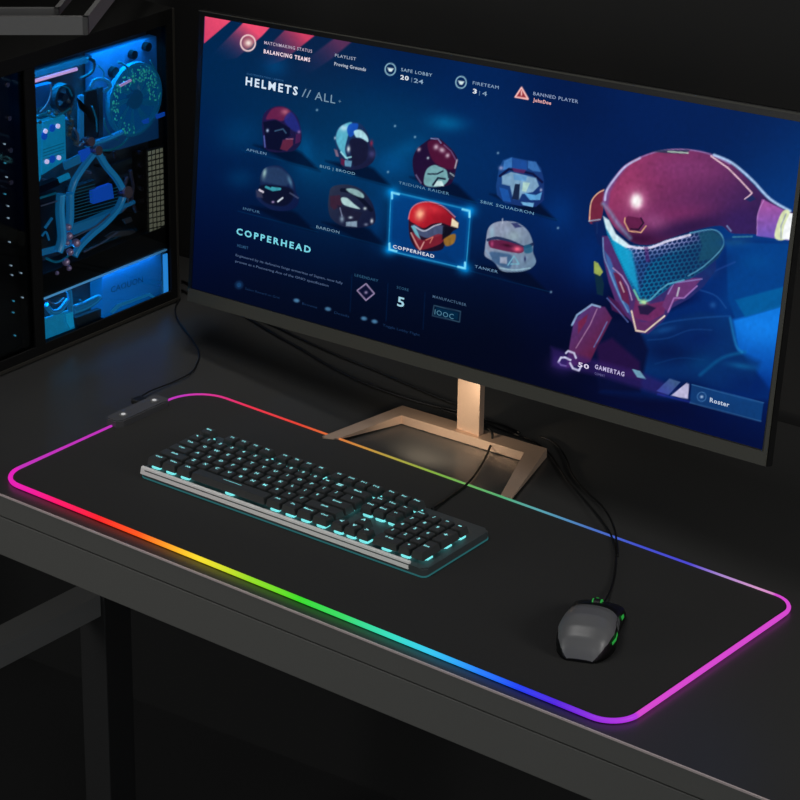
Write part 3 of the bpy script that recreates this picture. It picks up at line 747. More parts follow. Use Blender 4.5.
# 6 grey chrome bird-like
o = dome([(329, 195), (331, 188), (338, 185), (350, 185), (362, 190), (371, 201), (375, 212), (375, 222), (369, 226), (356, 228), (342, 226), (331, 218), (328, 206)], (42, 50, 74), (14, 20, 52))
poly([(330, 196), (340, 195), (342, 205), (334, 210), (330, 206)], (60, 30, 50), .8, 1.5); line([(342, 190), (352, 192), (362, 200), (371, 210)], (8, 14, 36), 4, .85, True)
poly([(346, 189), (355, 189), (363, 194), (363, 198), (352, 194)], (150, 190, 190), .9, 1.2, True); poly([(341, 198), (347, 198), (354, 204), (360, 209), (350, 207), (343, 204)], (175, 210, 210), .95, 1, True)
poly([(337, 205), (352, 209), (362, 213), (358, 222), (342, 220)], (26, 26, 50), .8, 1.6); blob(342, 219, 2, 3, (150, 175, 195), .85); poly([(346, 222), (357, 221), (357, 227), (346, 226)], (140, 165, 185), .9, 1.1); blob(350.5, 217.5, 2, 1.2, (190, 210, 220), .85); blob(365, 208.5, 1.6, 1.4, (215, 230, 230), .9); blob(371.8, 221, 1.4, 2.2, (225, 230, 235), .95); blob(366, 224.5, 2, 1.4, (130, 140, 165), .8); line([(340, 208), (342, 216)], (130, 140, 170), 1.2, .8)
# 7 bright red one in the selected card
poly(cr([(409, 216), (412, 208), (420, 203), (431, 202), (443, 207), (452, 215), (458.5, 223), (458, 228), (452, 232), (446, 240), (441, 250), (420, 250.5), (412, 243), (409, 232)]), (48, 16, 34), 1, 1, grad=(410, 220, 450, 250, (20, 12, 34)))
poly([(444, 238), (455, 234), (454, 243), (446, 246)], (150, 105, 40), .95, 1.2, True)
dm_ = cr([(409, 219), (411, 210), (418, 204), (430, 202.5), (442, 207), (450, 214), (455, 219), (452, 226), (442, 223), (432, 224), (424, 228), (415, 224)])
poly(dm_, (200, 30, 44), 1, .9, grad=(415, 205, 455, 230, (120, 14, 34))); blob(420, 214, 4.5, 6, (255, 190, 150), .95, .3, clip=dm_); blob(433, 209, 10, 4, (225, 60, 70), .6, .2, clip=dm_)
line([(408.5, 219), (411, 209.5), (418, 203.5), (430, 202), (443, 206.5), (455, 217)], (230, 130, 140), 1.1, .8, True)
poly([(452, 218), (458.5, 223), (458, 228), (451, 226)], (240, 225, 190), 1, 1)
poly([(411, 226), (416, 225), (424, 230), (434, 226), (444, 226), (443, 234), (430, 238), (421, 236), (416, 232)], (70, 82, 116), .95, 1, True); line([(414, 226), (424, 231), (434, 226), (441, 224)], (200, 205, 220), 1.3, .85, True)
poly([(411, 226), (415, 226), (421, 240), (418, 240)], (110, 190, 205), .9, .9)
poly([(412, 232), (419, 238), (424, 240), (438, 234), (444, 237), (440, 244), (420, 250), (414, 242)], (135, 32, 48), .85, 1, True); line([(411, 233), (416, 243), (420, 250), (424, 242)], (225, 175, 165), 1.3, .8); line([(426, 240), (433, 237), (430, 243)], (225, 150, 120), 1, .7); poly([(443, 226), (454, 228), (450, 235), (442, 240)], (12, 12, 28), .9, 1.2)
# 8 grey white with pink visor
o = dome([(486, 240), (488, 229), (494, 223), (505, 221), (518, 223), (528, 231), (533, 243), (533, 252), (536, 262), (530, 269), (518, 272), (502, 271), (494, 262), (485, 256), (485, 248)], (150, 155, 178), (96, 125, 152))
line([(502.5, 219), (502.5, 223)], (170, 180, 200), 1.2, .9); poly([(511, 223), (517, 223), (522, 227), (515, 228)], (30, 36, 90), .8, 1.1)
blob(514, 236, 7, 5, (150, 175, 180), .6, clip=o); blob(492, 233, 2.5, 7, (140, 185, 205), .6, clip=o)
line([(488, 240), (498, 238), (512, 242), (524, 247), (533, 244)], (18, 32, 72), 3, .85, True)
poly([(489, 241), (500, 240), (513, 243), (524, 248), (521, 253), (510, 252), (496, 249), (490, 247)], (96, 24, 62), .95, 1, True); blob(517.5, 249, 4.5, 2.6, (235, 100, 130), .95, .1); blob(492, 244, 1.5, 3, (180, 70, 120), .8); blob(507, 245.5, 5, 1.5, (40, 10, 30), .8, .2)
poly([(524, 246), (531, 245), (532, 252), (525, 253)], (30, 90, 125), .85, 1.4, True)
poly([(490, 252), (503, 253), (512, 256), (510, 268), (500, 266), (492, 260)], (50, 84, 125), .8, 2, True); poly([(500, 257), (507, 257), (507, 264), (500, 263)], (170, 175, 195), .8, 1.4); line([(508, 265), (514, 256), (519, 264), (511, 264)], (110, 170, 190), 1.3, .9); blob(525, 259, 1, 2.6, (20, 24, 70), .9); line([(500, 268), (514, 270), (530, 268)], (160, 200, 215), 1.4, .7, True); line([(486, 250), (491, 258)], (130, 160, 190), 1.6, .7)

# ---- information row
for x, col_ in ((352, 1), (388, 1), (425, 1)): line([(x, 275+(x-352)*.24), (x-2, 312+(x-352)*.24)], (0, 34, 74), .8, .6)
dq = [(366, 284), (374, 293.5), (366, 300), (357.5, 290.5)]
line(dq, (200, 175, 215), 1.5, .95, closed=True); poly(dq, (14, 14, 50), .6); blob(366, 292.5, 1.6, 1.4, (190, 170, 210), .8)
line([(434, 305.5), (460.5, 311.5), (459.5, 322), (432.5, 315.5)], (50, 82, 105), 1.0, .9, closed=True)
poly([(436, 307), (459, 312.5), (458, 320.5), (434.5, 315)], (0, 62, 92), .5, 2)
blob(239, 285, 4, 4, (26, 74, 120), .8, pw=2); line([(239+3*math.cos(a), 285+3*math.sin(a)) for a in np.linspace(0, 6.3, 14)], (10, 30, 64), .8)
for (x, y) in ((296.5, 300.5), (328, 309), (364, 318.5), (374.5, 321.5)): blob(x, y, 3.2, 2, (80, 135, 175), .85, .2, pw=2)

# ---- the big helmet figure
poly([(725, 240), (745, 238), (790, 246), (784, 320), (770, 400), (640, 400), (600, 392), (625, 350), (640, 320), (700, 300), (720, 260)], (0, 40, 108), .85, 6)
poly([(732, 320), (748, 316), (790, 303), (790, 345), (772, 392), (752, 366), (738, 350)], (12, 122, 228), .95, 4, grad=(760, 325, 752, 385, (0, 56, 145))); blob(760, 330, 20, 14, (18, 128, 236), .6, .1)
poly([(726, 242), (790, 244), (786, 290), (760, 312), (735, 318), (728, 300)], (0, 66, 140), .85, 2.5); poly([(735, 300), (786, 286), (784, 306), (745, 317)], (0, 96, 160), .8, 2)
poly([(640, 330), (700, 312), (732, 318), (736, 350), (760, 362), (750, 392), (690, 385), (640, 372)], (4, 46, 104), .75, 6); line([(700, 375), (722, 358), (745, 352)], (10, 110, 165), 3, .5, True, 3); line([(632, 340), (662, 324), (700, 318), (730, 316)], (24, 80, 150), 1.6, .7, True, 1.5)
line([(640, 312), (670, 298), (705, 276), (735, 262)], (50, 90, 170), 1.5, .7, True, 1.5); blob(713, 305, 3, 3, (40, 100, 170), .6); blob(680, 330, 26, 10, (2, 30, 86), .6, -.3)
line([(730, 318), (736, 345), (742, 352)], (30, 140, 205), 2.4, .6, True, 2); blob(700, 362, 14, 8, (0, 76, 130), .4)
blob(668, 352, 30, 13, (2, 18, 66), .8, .1); blob(700, 338, 20, 10, (2, 28, 88), .7, -.2); blob(716, 262, 26, 12, (2, 34, 98), .6, -.1); blob(755, 262, 18, 8, (0, 84, 156), .35)
blob(745, 385, 22, 12, (0, 26, 90), .6); blob(690, 388, 26, 9, (0, 14, 64), .8, .2); blob(728, 300, 9, 22, (0, 60, 132), .5, .3); blob(664, 330, 12, 3, (24, 84, 150), .5, -.2); blob(742, 366, 14, 3, (14, 112, 170), .5, .15)
line([(648, 340), (668, 338), (690, 330), (712, 330)], (20, 66, 130), 1.2, .6, True, 1.4); line([(655, 364), (680, 358), (704, 360)], (10, 60, 120), 1.2, .5, True, 1.6); line([(700, 290), (716, 296), (726, 308)], (40, 96, 168), 1.2, .5, True, 1.4)
# neck and shoulder
poly([(622, 320), (640, 330), (648, 350), (640, 392), (600, 390), (590, 350), (606, 320)], (4, 12, 52), .95, 4)
poly([(570, 342), (574, 320), (590, 305), (605, 307), (612, 318), (606, 330), (598, 345), (590, 362), (566, 368)], (82, 52, 118), 1, 1.4, grad=(570, 320, 605, 350, (92, 26, 58)))
line([(572, 325), (577, 315), (592, 304.5), (600, 307)], (150, 185, 220), 2, .8); line([(597, 309), (590, 325), (576, 348)], (170, 130, 165), 1.1, .75); line([(607, 322), (600, 336), (594, 347)], (100, 130, 190), 1.3, .7); poly([(596, 345), (612, 338), (640, 362), (640, 380), (600, 370)], (46, 16, 66), .7, 4); poly([(578, 322), (588, 314), (586, 322), (578, 334)], (120, 30, 60), .7, 1.4)
# left ear pieces
poly([(589, 222), (592, 200), (598, 193), (604, 191), (601, 220)], (112, 36, 62), 1, .9, True); line([(589.5, 221), (591, 203), (597, 194), (604, 190)], (235, 190, 150), 1.2, .9, True); line([(589, 221), (600, 219.5)], (150, 180, 205), 1.3, .8); line([(597, 222), (597, 233)], (100, 150, 185), 1.4, .8)
poly([(592, 222), (603, 220), (606, 250), (598, 244)], (6, 30, 86), .9, 1.5)
poly([(593, 262), (600, 270), (604, 284), (603, 296), (597, 294), (595, 278)], (10, 40, 60), 1, 1); poly([(594, 261), (598, 263), (603, 272), (600, 276), (594, 273)], (150, 168, 84), 1, .9)
# jaw
jaw = [(602, 236), (604, 262), (609, 283), (615, 300), (622, 312), (632, 322), (636, 332), (648, 334), (664, 320), (672, 308), (690, 298), (704, 286), (716, 270), (716, 250), (700, 240), (640, 250), (612, 236)]
poly(jaw, (84, 44, 104), 1, 1.2, grad=(610, 300, 715, 270, (18, 40, 104)))
poly([(604, 250), (610, 276), (620, 300), (632, 318), (628, 304), (618, 280), (610, 258)], (60, 110, 175), .85, 1.6); line([(603, 238), (604, 256), (609, 270), (618, 292), (628, 312)], (110, 160, 205), 1.4, .75, True)
poly([(613, 272), (619, 274), (628, 292), (630, 306), (622, 300)], (96, 30, 70), .95, 1.2); line([(613, 268), (622, 276), (628, 286), (632, 300)], (190, 160, 205), 1.3, .8); line([(620, 282), (624, 292)], (210, 190, 190), 1.4, .75); poly([(608, 296), (618, 302), (628, 318), (612, 310)], (70, 24, 72), .9, 1.4); line([(607, 298), (618, 310), (628, 322)], (110, 130, 200), 1.2, .7)
poly([(632, 318), (636, 296), (650, 304), (668, 300), (664, 314), (650, 322)], (110, 40, 92), .9, 1.6); poly([(638, 306), (646, 304), (656, 308), (648, 315), (640, 314)], (28, 22, 60), .9, 1.4)
poly([(670, 286), (690, 278), (702, 278), (694, 288), (686, 296), (674, 302), (668, 312), (662, 306)], (104, 52, 112), .95, 1.2); line([(668, 312), (674, 298), (684, 298), (697, 286)], (170, 120, 190), 1.5, .85); line([(668, 294), (674, 283), (702, 279)], (140, 130, 195), 1.3, .8); line([(679, 288), (677, 296)], (190, 200, 205), 1.8, .8); blob(710, 272, 8, 5, (20, 50, 110), .7)
poly([(632, 314), (636, 331), (644, 331.5), (664, 316), (650, 322), (641, 322)], (92, 42, 96), 1, 1); line([(631.5, 311), (636, 330.5), (645, 332), (664.5, 316)], (235, 215, 190), 1.6, .95)
# visor
vis = [(604, 220), (612, 232), (628, 245), (648, 246), (668, 239), (690, 233), (712, 229), (722, 234), (725, 246), (718, 258), (704, 270), (690, 279), (676, 282), (664, 292), (652, 300), (641, 304), (636, 296), (626, 276), (616, 254), (607, 234)]
poly(vis, (10, 120, 168), 1, 1, grad=(622, 262, 715, 250, (18, 58, 98)))
visc = [tuple(p) for p in vis]
poly([(628, 246), (650, 247), (668, 240), (700, 232), (700, 240), (672, 250), (652, 262), (646, 270), (638, 300), (630, 276)], (60, 60, 130), .55, 4)
# hexagonal mesh inside the visor
s = region(vis, 1); X, Y = GX[s], GY[s]; c, dmn = inside(X, Y, vis)
xs = X*.98+Y*.10; ys = Y-X*(-.14)
hx, hy = 4.6, 4.0
r_ = np.round(ys/hy); off = (r_ % 2)*.5
cxh = (np.round(xs/hx-off)+off)*hx; d1 = np.hypot(xs-cxh, (ys-r_*hy)*1.05)
cell = np.clip((1.75-d1)/.7+.5, 0, 1)*np.clip(dmn/1.5, 0, 1)*c
up = np.clip(1-((Y-(247-(X-640)*.2))/15), 0, 1)*np.clip((X-622)/14, 0, 1)
web = np.clip((d1-1.6)/.6, 0, 1)*c*up*np.clip(dmn/1., 0, 1)*np.clip((712-X)/40, 0, 1)
comp(s, web*.75, (200, 190, 235)); comp(s, cell*(.75*np.clip((X-628)/12, 0, 1)*np.clip((722-X)/30, .25, 1)), (8, 26, 72))
stripe = (np.abs(((Y+X*.5)/3.1) % 1-.5) < .16)*c*np.clip((640-X-(Y-270)*-.25)/10, 0, 1)
comp(s, stripe*.35, (0, 70, 120))
poly([(608, 228), (618, 240), (632, 252), (636, 272), (640, 296), (628, 276), (616, 252)], (20, 170, 215), .75, 3)
poly([(603, 216), (609, 220), (616, 234), (632, 247), (626, 248), (613, 240), (606, 228)], (215, 238, 245), .95, 1.4)
line([(628, 246.5), (648, 248), (668, 241), (690, 235)], (225, 220, 245), 2.4, .9, True); poly([(644, 247), (648, 247), (650, 262), (646, 262)], (80, 30, 100), .6, 1.2)
poly([(698, 233), (712, 230.5), (721, 236), (722, 247), (712, 258), (698, 262), (702, 246)], (22, 76, 104), .8, 2); line([(690, 233), (712, 229.5), (722, 236), (722, 248), (704, 266), (688, 276)], (90, 160, 190), 1.3, .8, True)
line([(640, 303), (650, 300), (660, 290), (668, 284), (684, 280)], (90, 170, 195), 1.5, .85); line([(634, 290), (639, 300), (645, 303)], (110, 190, 160), 2, .9); blob(643.5, 302, 3.6, 2.6, (185, 225, 160), .95)
# dome
dome_ = cr([(603, 204), (605, 192), (614, 178), (624, 166), (640, 157), (660, 150.5), (684, 149), (708, 153), (730, 163), (750, 181), (768, 199), (786, 209.5), (796, 216), (794, 240), (786, 239), (770, 236), (752, 234), (732, 233), (722, 226), (708, 227), (688, 232), (668, 239), (652, 244.5), (636, 243.5), (624, 236), (612, 224)])
poly(dome_, (142, 52, 98), 1, 1., grad=(640, 165, 740, 236, (52, 30, 84)))
blob(690, 168, 42, 14, (128, 56, 112), .7, .1, clip=dome_); blob(625, 190, 18, 22, (158, 60, 104), .5, clip=dome_); blob(668, 215, 44, 9, (122, 44, 96), .7, -.1, clip=dome_)
blob(688, 228, 50, 9, (40, 20, 66), .85, -.22, clip=dome_); blob(740, 222, 20, 16, (50, 30, 92), .75, clip=dome_); blob(640, 239, 24, 7, (52, 14, 52), .9, .15, clip=dome_)
blob(655, 221, 12, 8, (150, 80, 132), .6, .2, clip=dome_)
# crescent highlight at the rim
poly([(602.5, 204), (604, 192), (613, 178), (624, 166), (630, 163), (618, 178), (610, 192), (608, 206)], (96, 80, 150), .6, 3); line([(605, 200), (607, 190), (616, 177), (626, 166), (640, 158)], (190, 200, 240), 2.2, .85, True, 1.4); line([(603, 204), (610, 212), (618, 224), (630, 238)], (120, 180, 215), 3, .6, True, 4)
line([(640, 157.5), (660, 151), (684, 149.5), (708, 153.5), (730, 164)], (150, 130, 190), 1.4, .7, True, 1.2)
blob(636.5, 201, 9.5, 11, (210, 130, 170), .8); blob(636.5, 201, 6, 7.6, (255, 250, 250), 1., pw=1.6)
poly([(652, 151.5), (660, 150), (690, 150), (686, 153.5), (664, 153)], (30, 50, 80), .8, 1.2); line([(668, 151.5), (688, 153)], (190, 215, 195), 1.5, .85)
line([(711, 156), (728, 168), (740, 180), (752, 193), (749, 196), (745, 199)], (240, 205, 215), 1.4, .95); poly([(745, 199), (752, 195), (756, 199), (750, 202)], (20, 40, 90), .8)
line([(714, 155), (732, 163), (752, 180), (770, 199), (790, 211)], (185, 215, 250), 2.6, .9, True, 1.6)
poly([(624, 219), (628, 216), (641, 218), (643, 222), (638, 230), (629, 230)], (96, 30, 72), 1, 1); line([(625, 218), (624.5, 222), (629, 231), (641, 232.5), (646, 226)], (225, 175, 130), 1.3, .9); line([(641, 218), (643.5, 223), (638.5, 229.5), (631, 229)], (30, 12, 40), 1.6, .9)
# rear tube
poly([(762, 199), (772, 204), (789, 212.5), (796, 216), (794, 241), (757, 236), (757, 216)], (160, 84, 160), 1, 1.2, grad=(760, 205, 762, 238, (110, 86, 184))); line([(764, 200), (758, 214), (757, 235)], (200, 150, 215), 1, .6, True)
poly([(783, 211), (790, 213), (786, 238), (775, 238), (777, 224)], (215, 225, 180), 1, 1.2, True); line([(786, 214), (781, 226), (781, 238)], (150, 160, 190), 1.2, .8)
poly([(790, 213), (800, 215), (800, 241), (782, 239), (784, 226)], (245, 248, 250), 1, 1.2)
blob(735, 242, 16, 4, (16, 74, 130), .8, -.05); line([(733, 237), (752, 236.5)], (60, 130, 160), 1.6, .8); line([(727, 226), (731, 231)], (130, 160, 210), 1.4, .8)

blob(640, 400, 60, 12, (3, 7, 44), .75, .28)
# ---- bottom bar
poly([(551, 347), (566, 352), (640, 372), (676, 388), (664, 396), (600, 376), (552, 366)], (52, 30, 100), .6, 5); blob(563, 364, 12, 9, (72, 44, 130), .5)
poly([(632, 369), (640, 371), (646, 379), (637, 377)], (110, 160, 185), .95); poly([(669.5, 378.5), (680.5, 382), (668.5, 395), (656.5, 391)], (64, 92, 140), .95, 1, grad=(672, 380, 660, 393, (60, 70, 160))); poly([(686.5, 383), (689, 384), (688, 399), (671, 395.5)], (185, 180, 215), 1)
line([(658, 394), (690, 402)], (50, 60, 190), 1.6, .5, soft=2)
poly([(691.5, 384.5), (763.5, 403), (761, 421.5), (690, 402.5)], (18, 66, 122), .75, 1, grad=(700, 390, 765, 412, (14, 72, 132))); line([(692, 384.5), (763.5, 403)], (60, 120, 175), 1, .7); line([(690, 402.5), (761, 421.5)], (60, 110, 160), 1, .7)
line([(701.7+4.4*math.cos(a), 396.8+4.6*math.sin(a)) for a in np.linspace(0, 6.3, 18)], (70, 120, 175), .9, .8); blob(701.7, 396.8, 1.6, 1.4, (190, 210, 235), .9)
for pts in ([(566, 353), (568, 351), (574, 353), (576, 358)], [(558.5, 362), (561, 357.5), (565, 357.5), (570.5, 360)], [(570, 363), (573, 368.5), (579, 370.5), (581, 366)]): line(pts, (205, 205, 235), 1.9, .95)
line([(558.5, 362), (561, 365), (566, 366)], (120, 100, 170), 1.4, .8)

# fine mottling so the artwork is not flat
nz = rng.normal(size=(NV//3+2, NU//3+2)); yy = np.linspace(0, NV//3, NV); xx = np.linspace(0, NU//3, NU)
yi = yy.astype(int); xi_ = xx.astype(int); fy = (yy-yi)[:, None]; fx = (xx-xi_)[None, :]
sm_ = (nz[yi][:, xi_]*(1-fy)*(1-fx)+nz[yi+1][:, xi_]*fy*(1-fx)+nz[yi][:, xi_+1]*(1-fy)*fx+nz[yi+1][:, xi_+1]*fy*fx)
grey = np.minimum(IMG[..., 0], IMG[..., 1]); amt = .015+.03*np.clip(grey/90, 0, 1)*(GY > 100)
IMG *= (1+sm_*amt)[..., None]
IMG = np.clip(IMG, 0, 255)
# ---- lettering on the screen, one flat mesh
LB = bmesh.new(); lc = LB.verts.layers.float_color.new('picture')
def put(s_, px, py, wpx, hpx, col, bold=0., sp_=None):
    if sp_ is None: sp_ = 1.0+bold*5.5+(.12 if s_.isupper() else 0)
    v, f = text_mesh(s_, bold, sp_)
    a0, b0 = scr(px, py)
    # panel scale in artwork units here
    X0_, Y0_ = project(on(a0, b0)); X1_, Y1_ = project(on(a0+.05, b0)); X2_, Y2_ = project(on(a0, b0+.05))
    ku = .05/abs(X1_-X0_); kv = .05/abs(Y2_-Y0_)
    mn_, mx_ = v.min(0), v.max(0)
    sx = wpx*ku/(mx_[0]-mn_[0]); sy = hpx*kv/.70
    c = lin(col)
    vv = []
    for p in v:
        P = on(a0+(p[0]-mn_[0])*sx, b0+p[1]*sy, .0006)-np.array([.345, .465, 0])
        q_ = LB.verts.new(P); q_[lc] = (*map(float, c), 1); vv.append(q_)
    for ff in f:
        try: LB.faces.new([vv[i] for i in ff])
        except ValueError: pass
Wt = (225, 232, 240)
put('MATCHMAKING STATUS', 264.5, 44, 47.5, 3.2, (190, 175, 195), .01)
put('BALANCING TEAMS', 264, 53, 46, 3.8, (250, 225, 235), .03)
put('PLAYLIST', 335.2, 56.6, 21, 3, (165, 175, 195), .01); put('Proving Grounds', 334.6, 65.2, 31.5, 3.3, (185, 195, 210), .02)
put('SAFE LOBBY', 401.3, 71, 31, 3.2, (150, 180, 205)); put('20', 400.5, 79, 8.5, 4.2, Wt, .03); put('|', 411.6, 81, .7, 3.6, (90, 120, 150)); put('24', 414, 82.3, 9.5, 4.2, (140, 170, 195), .01)
put('FIRETEAM', 473, 84.3, 26, 3.2, (140, 170, 200)); put('3', 473, 93, 4, 4.4, Wt, .03); put('|', 479.4, 94.3, .7, 3.6, (90, 120, 150)); put('4', 482.5, 95.3, 4.6, 4.4, (140, 170, 195))
put('BANNED PLAYER', 533.6, 95, 44.5, 3.4, (150, 170, 205)); put('JohnDoe', 533.4, 101.4, 18, 3.4, (235, 175, 175), .03)
put('CUSTOMIZATION / ARMOR', 247, 74.5, 37, 1.8, (50, 100, 150))
put('HELMETS', 245.8, 84.7, 51.5, 8.0, (215, 232, 248), .028, 1.35); put('//', 302, 96.5, 9, 8.4, (115, 145, 170)); put('ALL', 315, 99.5, 20.5, 8.2, (120, 150, 172)); put('+', 338.5, 103, 3, 4, (90, 125, 150))
sm = (110, 150, 185)
put('APHLEN', 246.6, 150.6, 20, 2.6, sm); put('BUG | BROOD', 320.2, 167.2, 35, 2.6, (120, 165, 190)); put('TRIDUNA RAIDER', 399, 183.8, 50, 2.7, (95, 140, 170)); put('SBIK SQUADRON', 480.6, 202.8, 53, 2.8, (110, 160, 190))
put('INFUR', 243.3, 209.4, 17, 2.5, (75, 115, 150)); put('BARDON', 316.6, 228, 23, 2.7, (120, 155, 180)); put('COPPERHEAD', 393.3, 247.8, 41, 3.2, (220, 225, 235), .02); put('TANKER', 475, 267.5, 23, 2.7, (110, 150, 185))
put('COPPERHEAD', 236.6, 234, 73, 6.2, (120, 215, 232), .03, 1.4)
put('HELMET', 237.5, 246.6, 11, 2.8, (44, 84, 122), .01)
bt = (84, 104, 140)
put('Engineered by its defensive forge armorites of Sapien, now fully', 236, 256, 104, 2.3, bt); put('proven as a Pioneering Ace of the ONO specification', 235.6, 262, 91, 2.3, bt)
put('LEGENDARY', 355, 276, 23.5, 2.6, (48, 92, 125)); put('SCORE', 397, 288.3, 12, 2.6, (48, 88, 120)); put('5', 397.4, 305.5, 7, 9.2, (160, 208, 225), .02); put('MANUFACTURER', 433, 297.5, 33.5, 2.6, (72, 100, 130), .01); put('IOOC', 434.8, 314.2, 19, 5, (80, 130, 155), .0)
dk_ = (24, 48, 84)
put('Select Reward on Grid', 245.5, 289.5, 34, 2.2, dk_); put('Browse', 302.5, 304.5, 15, 2.4, dk_); put('Details', 334.5, 313.5, 15, 2.4, dk_); put('Toggle Lobby Flight', 383, 326, 37, 2.4, dk_)
put('50', 578.2, 366.3, 11, 4.4, (225, 215, 240), .02); put('GAMERTAG', 595, 368.4, 29.5, 4.2, (190, 180, 220), .03); put('COMBAT', 595, 374.4, 10, 2.3, (110, 105, 160))
put('Roster', 710, 401.8, 19.5, 4.4, (195, 210, 230), .02)
# the picture grid and the lettering on it make one screen mesh
LB.verts.index_update()
tco = np.array([v.co[:] for v in LB.verts], np.float32); tcol = np.array([v[lc][:] for v in LB.verts], np.float32)
tf = [[v.index+NU*NV for v in f.verts] for f in LB.faces]; LB.free()
me = bpy.data.meshes.new('screen')
co = np.concatenate([(P3 - np.array([.345, .465, 0])).reshape(-1, 3).astype(np.float32), tco])
nf = (NU-1)*(NV-1)
ii = (np.arange(NV-1)[:, None]*NU+np.arange(NU-1)[None, :]).ravel()
quads = np.stack([ii, ii+1, ii+1+NU, ii+NU], 1).astype(np.int32)
loops = np.concatenate([quads.ravel(), np.array([i for f in tf for i in f], np.int32)])
starts = np.concatenate([np.arange(0, nf*4, 4), nf*4+np.concatenate([[0], np.cumsum([len(f) for f in tf])[:-1]])]).astype(np.int32)
me.vertices.add(len(co)); me.vertices.foreach_set('co', co.ravel())
me.loops.add(len(loops)); me.loops.foreach_set('vertex_index', loops)
me.polygons.add(len(starts)); me.polygons.foreach_set('loop_start', starts)
me.update(calc_edges=True)
ca = me.color_attributes.new('picture', 'FLOAT_COLOR', 'POINT')
rgba = np.ones((len(co), 4), np.float32); rgba[:NU*NV, :3] = lin(IMG.reshape(-1, 3)); rgba[NU*NV:] = tcol; ca.data.foreach_set('color', rgba.ravel())
ms = glow_mat('screen_picture', 1.0, 'picture', 'NONE', .04); ms.node_tree.nodes['Principled BSDF'].inputs['Base Color'].default_value = (.001, .001, .001, 1)
me.materials.append(ms)
so = bpy.data.objects.new('screen', me); COL.objects.link(so); so.parent = mon
so['label'] = 'lit screen with a dark blue menu of small helmets and one large crimson helmet'

# ------------------------------------------------------------------ gaming PC on the left end of the desk
GXP = -.2255                                # plane of the side glass
pc = thing('computer_case', 'black tower computer with glass side, blue-lit tubes and a fan inside', 'computer', (-.33, .30, 0))
def cc(bm, name, m, parent=None, **k):
    if parent is None: bmesh.ops.translate(bm, vec=(.33, -.30, 0), verts=bm.verts)
    else: bmesh.ops.translate(bm, vec=(.33, -.30, 0), verts=bm.verts)
    return mesh_obj(name, bm, m, parent or pc, **k)
DK = .24                                    # the lit chamber is shallow
def C(px, py, d=0.):                        # a point d behind the glass
    p = at_x(px, py, GXP-d*DK); return (float(p[0]), float(p[1]), float(p[2]))
m_case = mat('case_black', (15, 15, 14), .75, spec=.2)
m_caserim = mat('case_rim_grey', (52, 50, 44), .45)
m_tray = mat('case_interior', (70, 84, 92), .6, noise=.5, nscale=60)
m_trayd = mat('case_interior_dark', (26, 30, 34), .5, noise=.3, nscale=60)
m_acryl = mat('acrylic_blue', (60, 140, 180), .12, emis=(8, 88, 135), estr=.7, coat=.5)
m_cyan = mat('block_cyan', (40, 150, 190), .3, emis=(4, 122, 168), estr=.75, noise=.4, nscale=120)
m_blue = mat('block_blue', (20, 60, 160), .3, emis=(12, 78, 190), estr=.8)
m_psu = mat('chamber_panel_lit', (60, 100, 150), .5, emis=(0, 112, 200), estr=.72)  # emission stands in for blue light falling on the panel
m_led = mat('led_white_violet', (220, 210, 240), .4, emis=(225, 205, 245), estr=1.)
m_violet = mat('led_tube_violet', (190, 160, 200), .4, emis=(168, 138, 190), estr=1.)
m_fit = mat('fitting_chrome', (150, 140, 160), .25, metal=.8)
m_grill = mat('vent_cream', (205, 200, 180), .6, emis=(120, 118, 98), estr=.7)  # cream cells; the emission paints in light falling on them
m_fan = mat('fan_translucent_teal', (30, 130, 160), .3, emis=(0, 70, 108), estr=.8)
m_fdot = mat('fan_led_green', (60, 190, 150), .4, emis=(48, 170, 160), estr=.6)
m_dark = mat('component_black', (10, 12, 14), .4)
m_slate = mat('component_slate', (50, 70, 80), .4, noise=.3, nscale=100)
# outer shell: frame round the glass, back, floor, roof, ends
ya, yb, zt = .02, .557, .4165
xo, xi = GXP, GXP-.215
def zt_(y): return .4185
bm = bmesh.new()
add_box(bm, xi, xo, ya, yb, .0008, .006, bevel=.001)                 # base
add_box(bm, xi, xo, ya, yb, zt-.008, zt, bevel=.001)                # roof
add_box(bm, xi, xo, yb-.006, yb, .006, zt-.008)                    # rear
add_box(bm, xi, xo, ya, ya+.006, .006, zt-.008)                    # front
add_box(bm, xi, xi+.004, ya, yb, .006, zt-.008)                    # far side
cc(bm, 'case_body', m_case)
# side frame seen face on (plane strips)
g_in = [C(45.5, 341.5), C(170.5, 297), C(164.5, 30.5), C(31.5, 65.5)]
y_pf = g_in[0][1]
bm = bmesh.new()
def strip(y0, y1, z0, z1, mi=0, d=.003): add_box(bm, GXP-.0005, GXP+d, y0, y1, z0, z1, mi, bevel=.0006)
zb_, ztp = .0185, .3960
strip(ya, yb, .0008, zb_, 0); strip(ya, yb, ztp, zt, 0)
strip(.5425, yb, zb_, ztp, 0); strip(.283, .3005, zb_, ztp, 0); strip(ya, .045, zb_, ztp, 0)
cc(bm, 'side_frame', m_case)
bm = bmesh.new()
add_box(bm, GXP+.002, GXP+.0042, ya, yb, .0008, .0055, bevel=.0005); add_box(bm, GXP+.002, GXP+.0042, yb-.0035, yb, .0055, zt, bevel=.0005)
cc(bm, 'rim_trim', m_caserim)
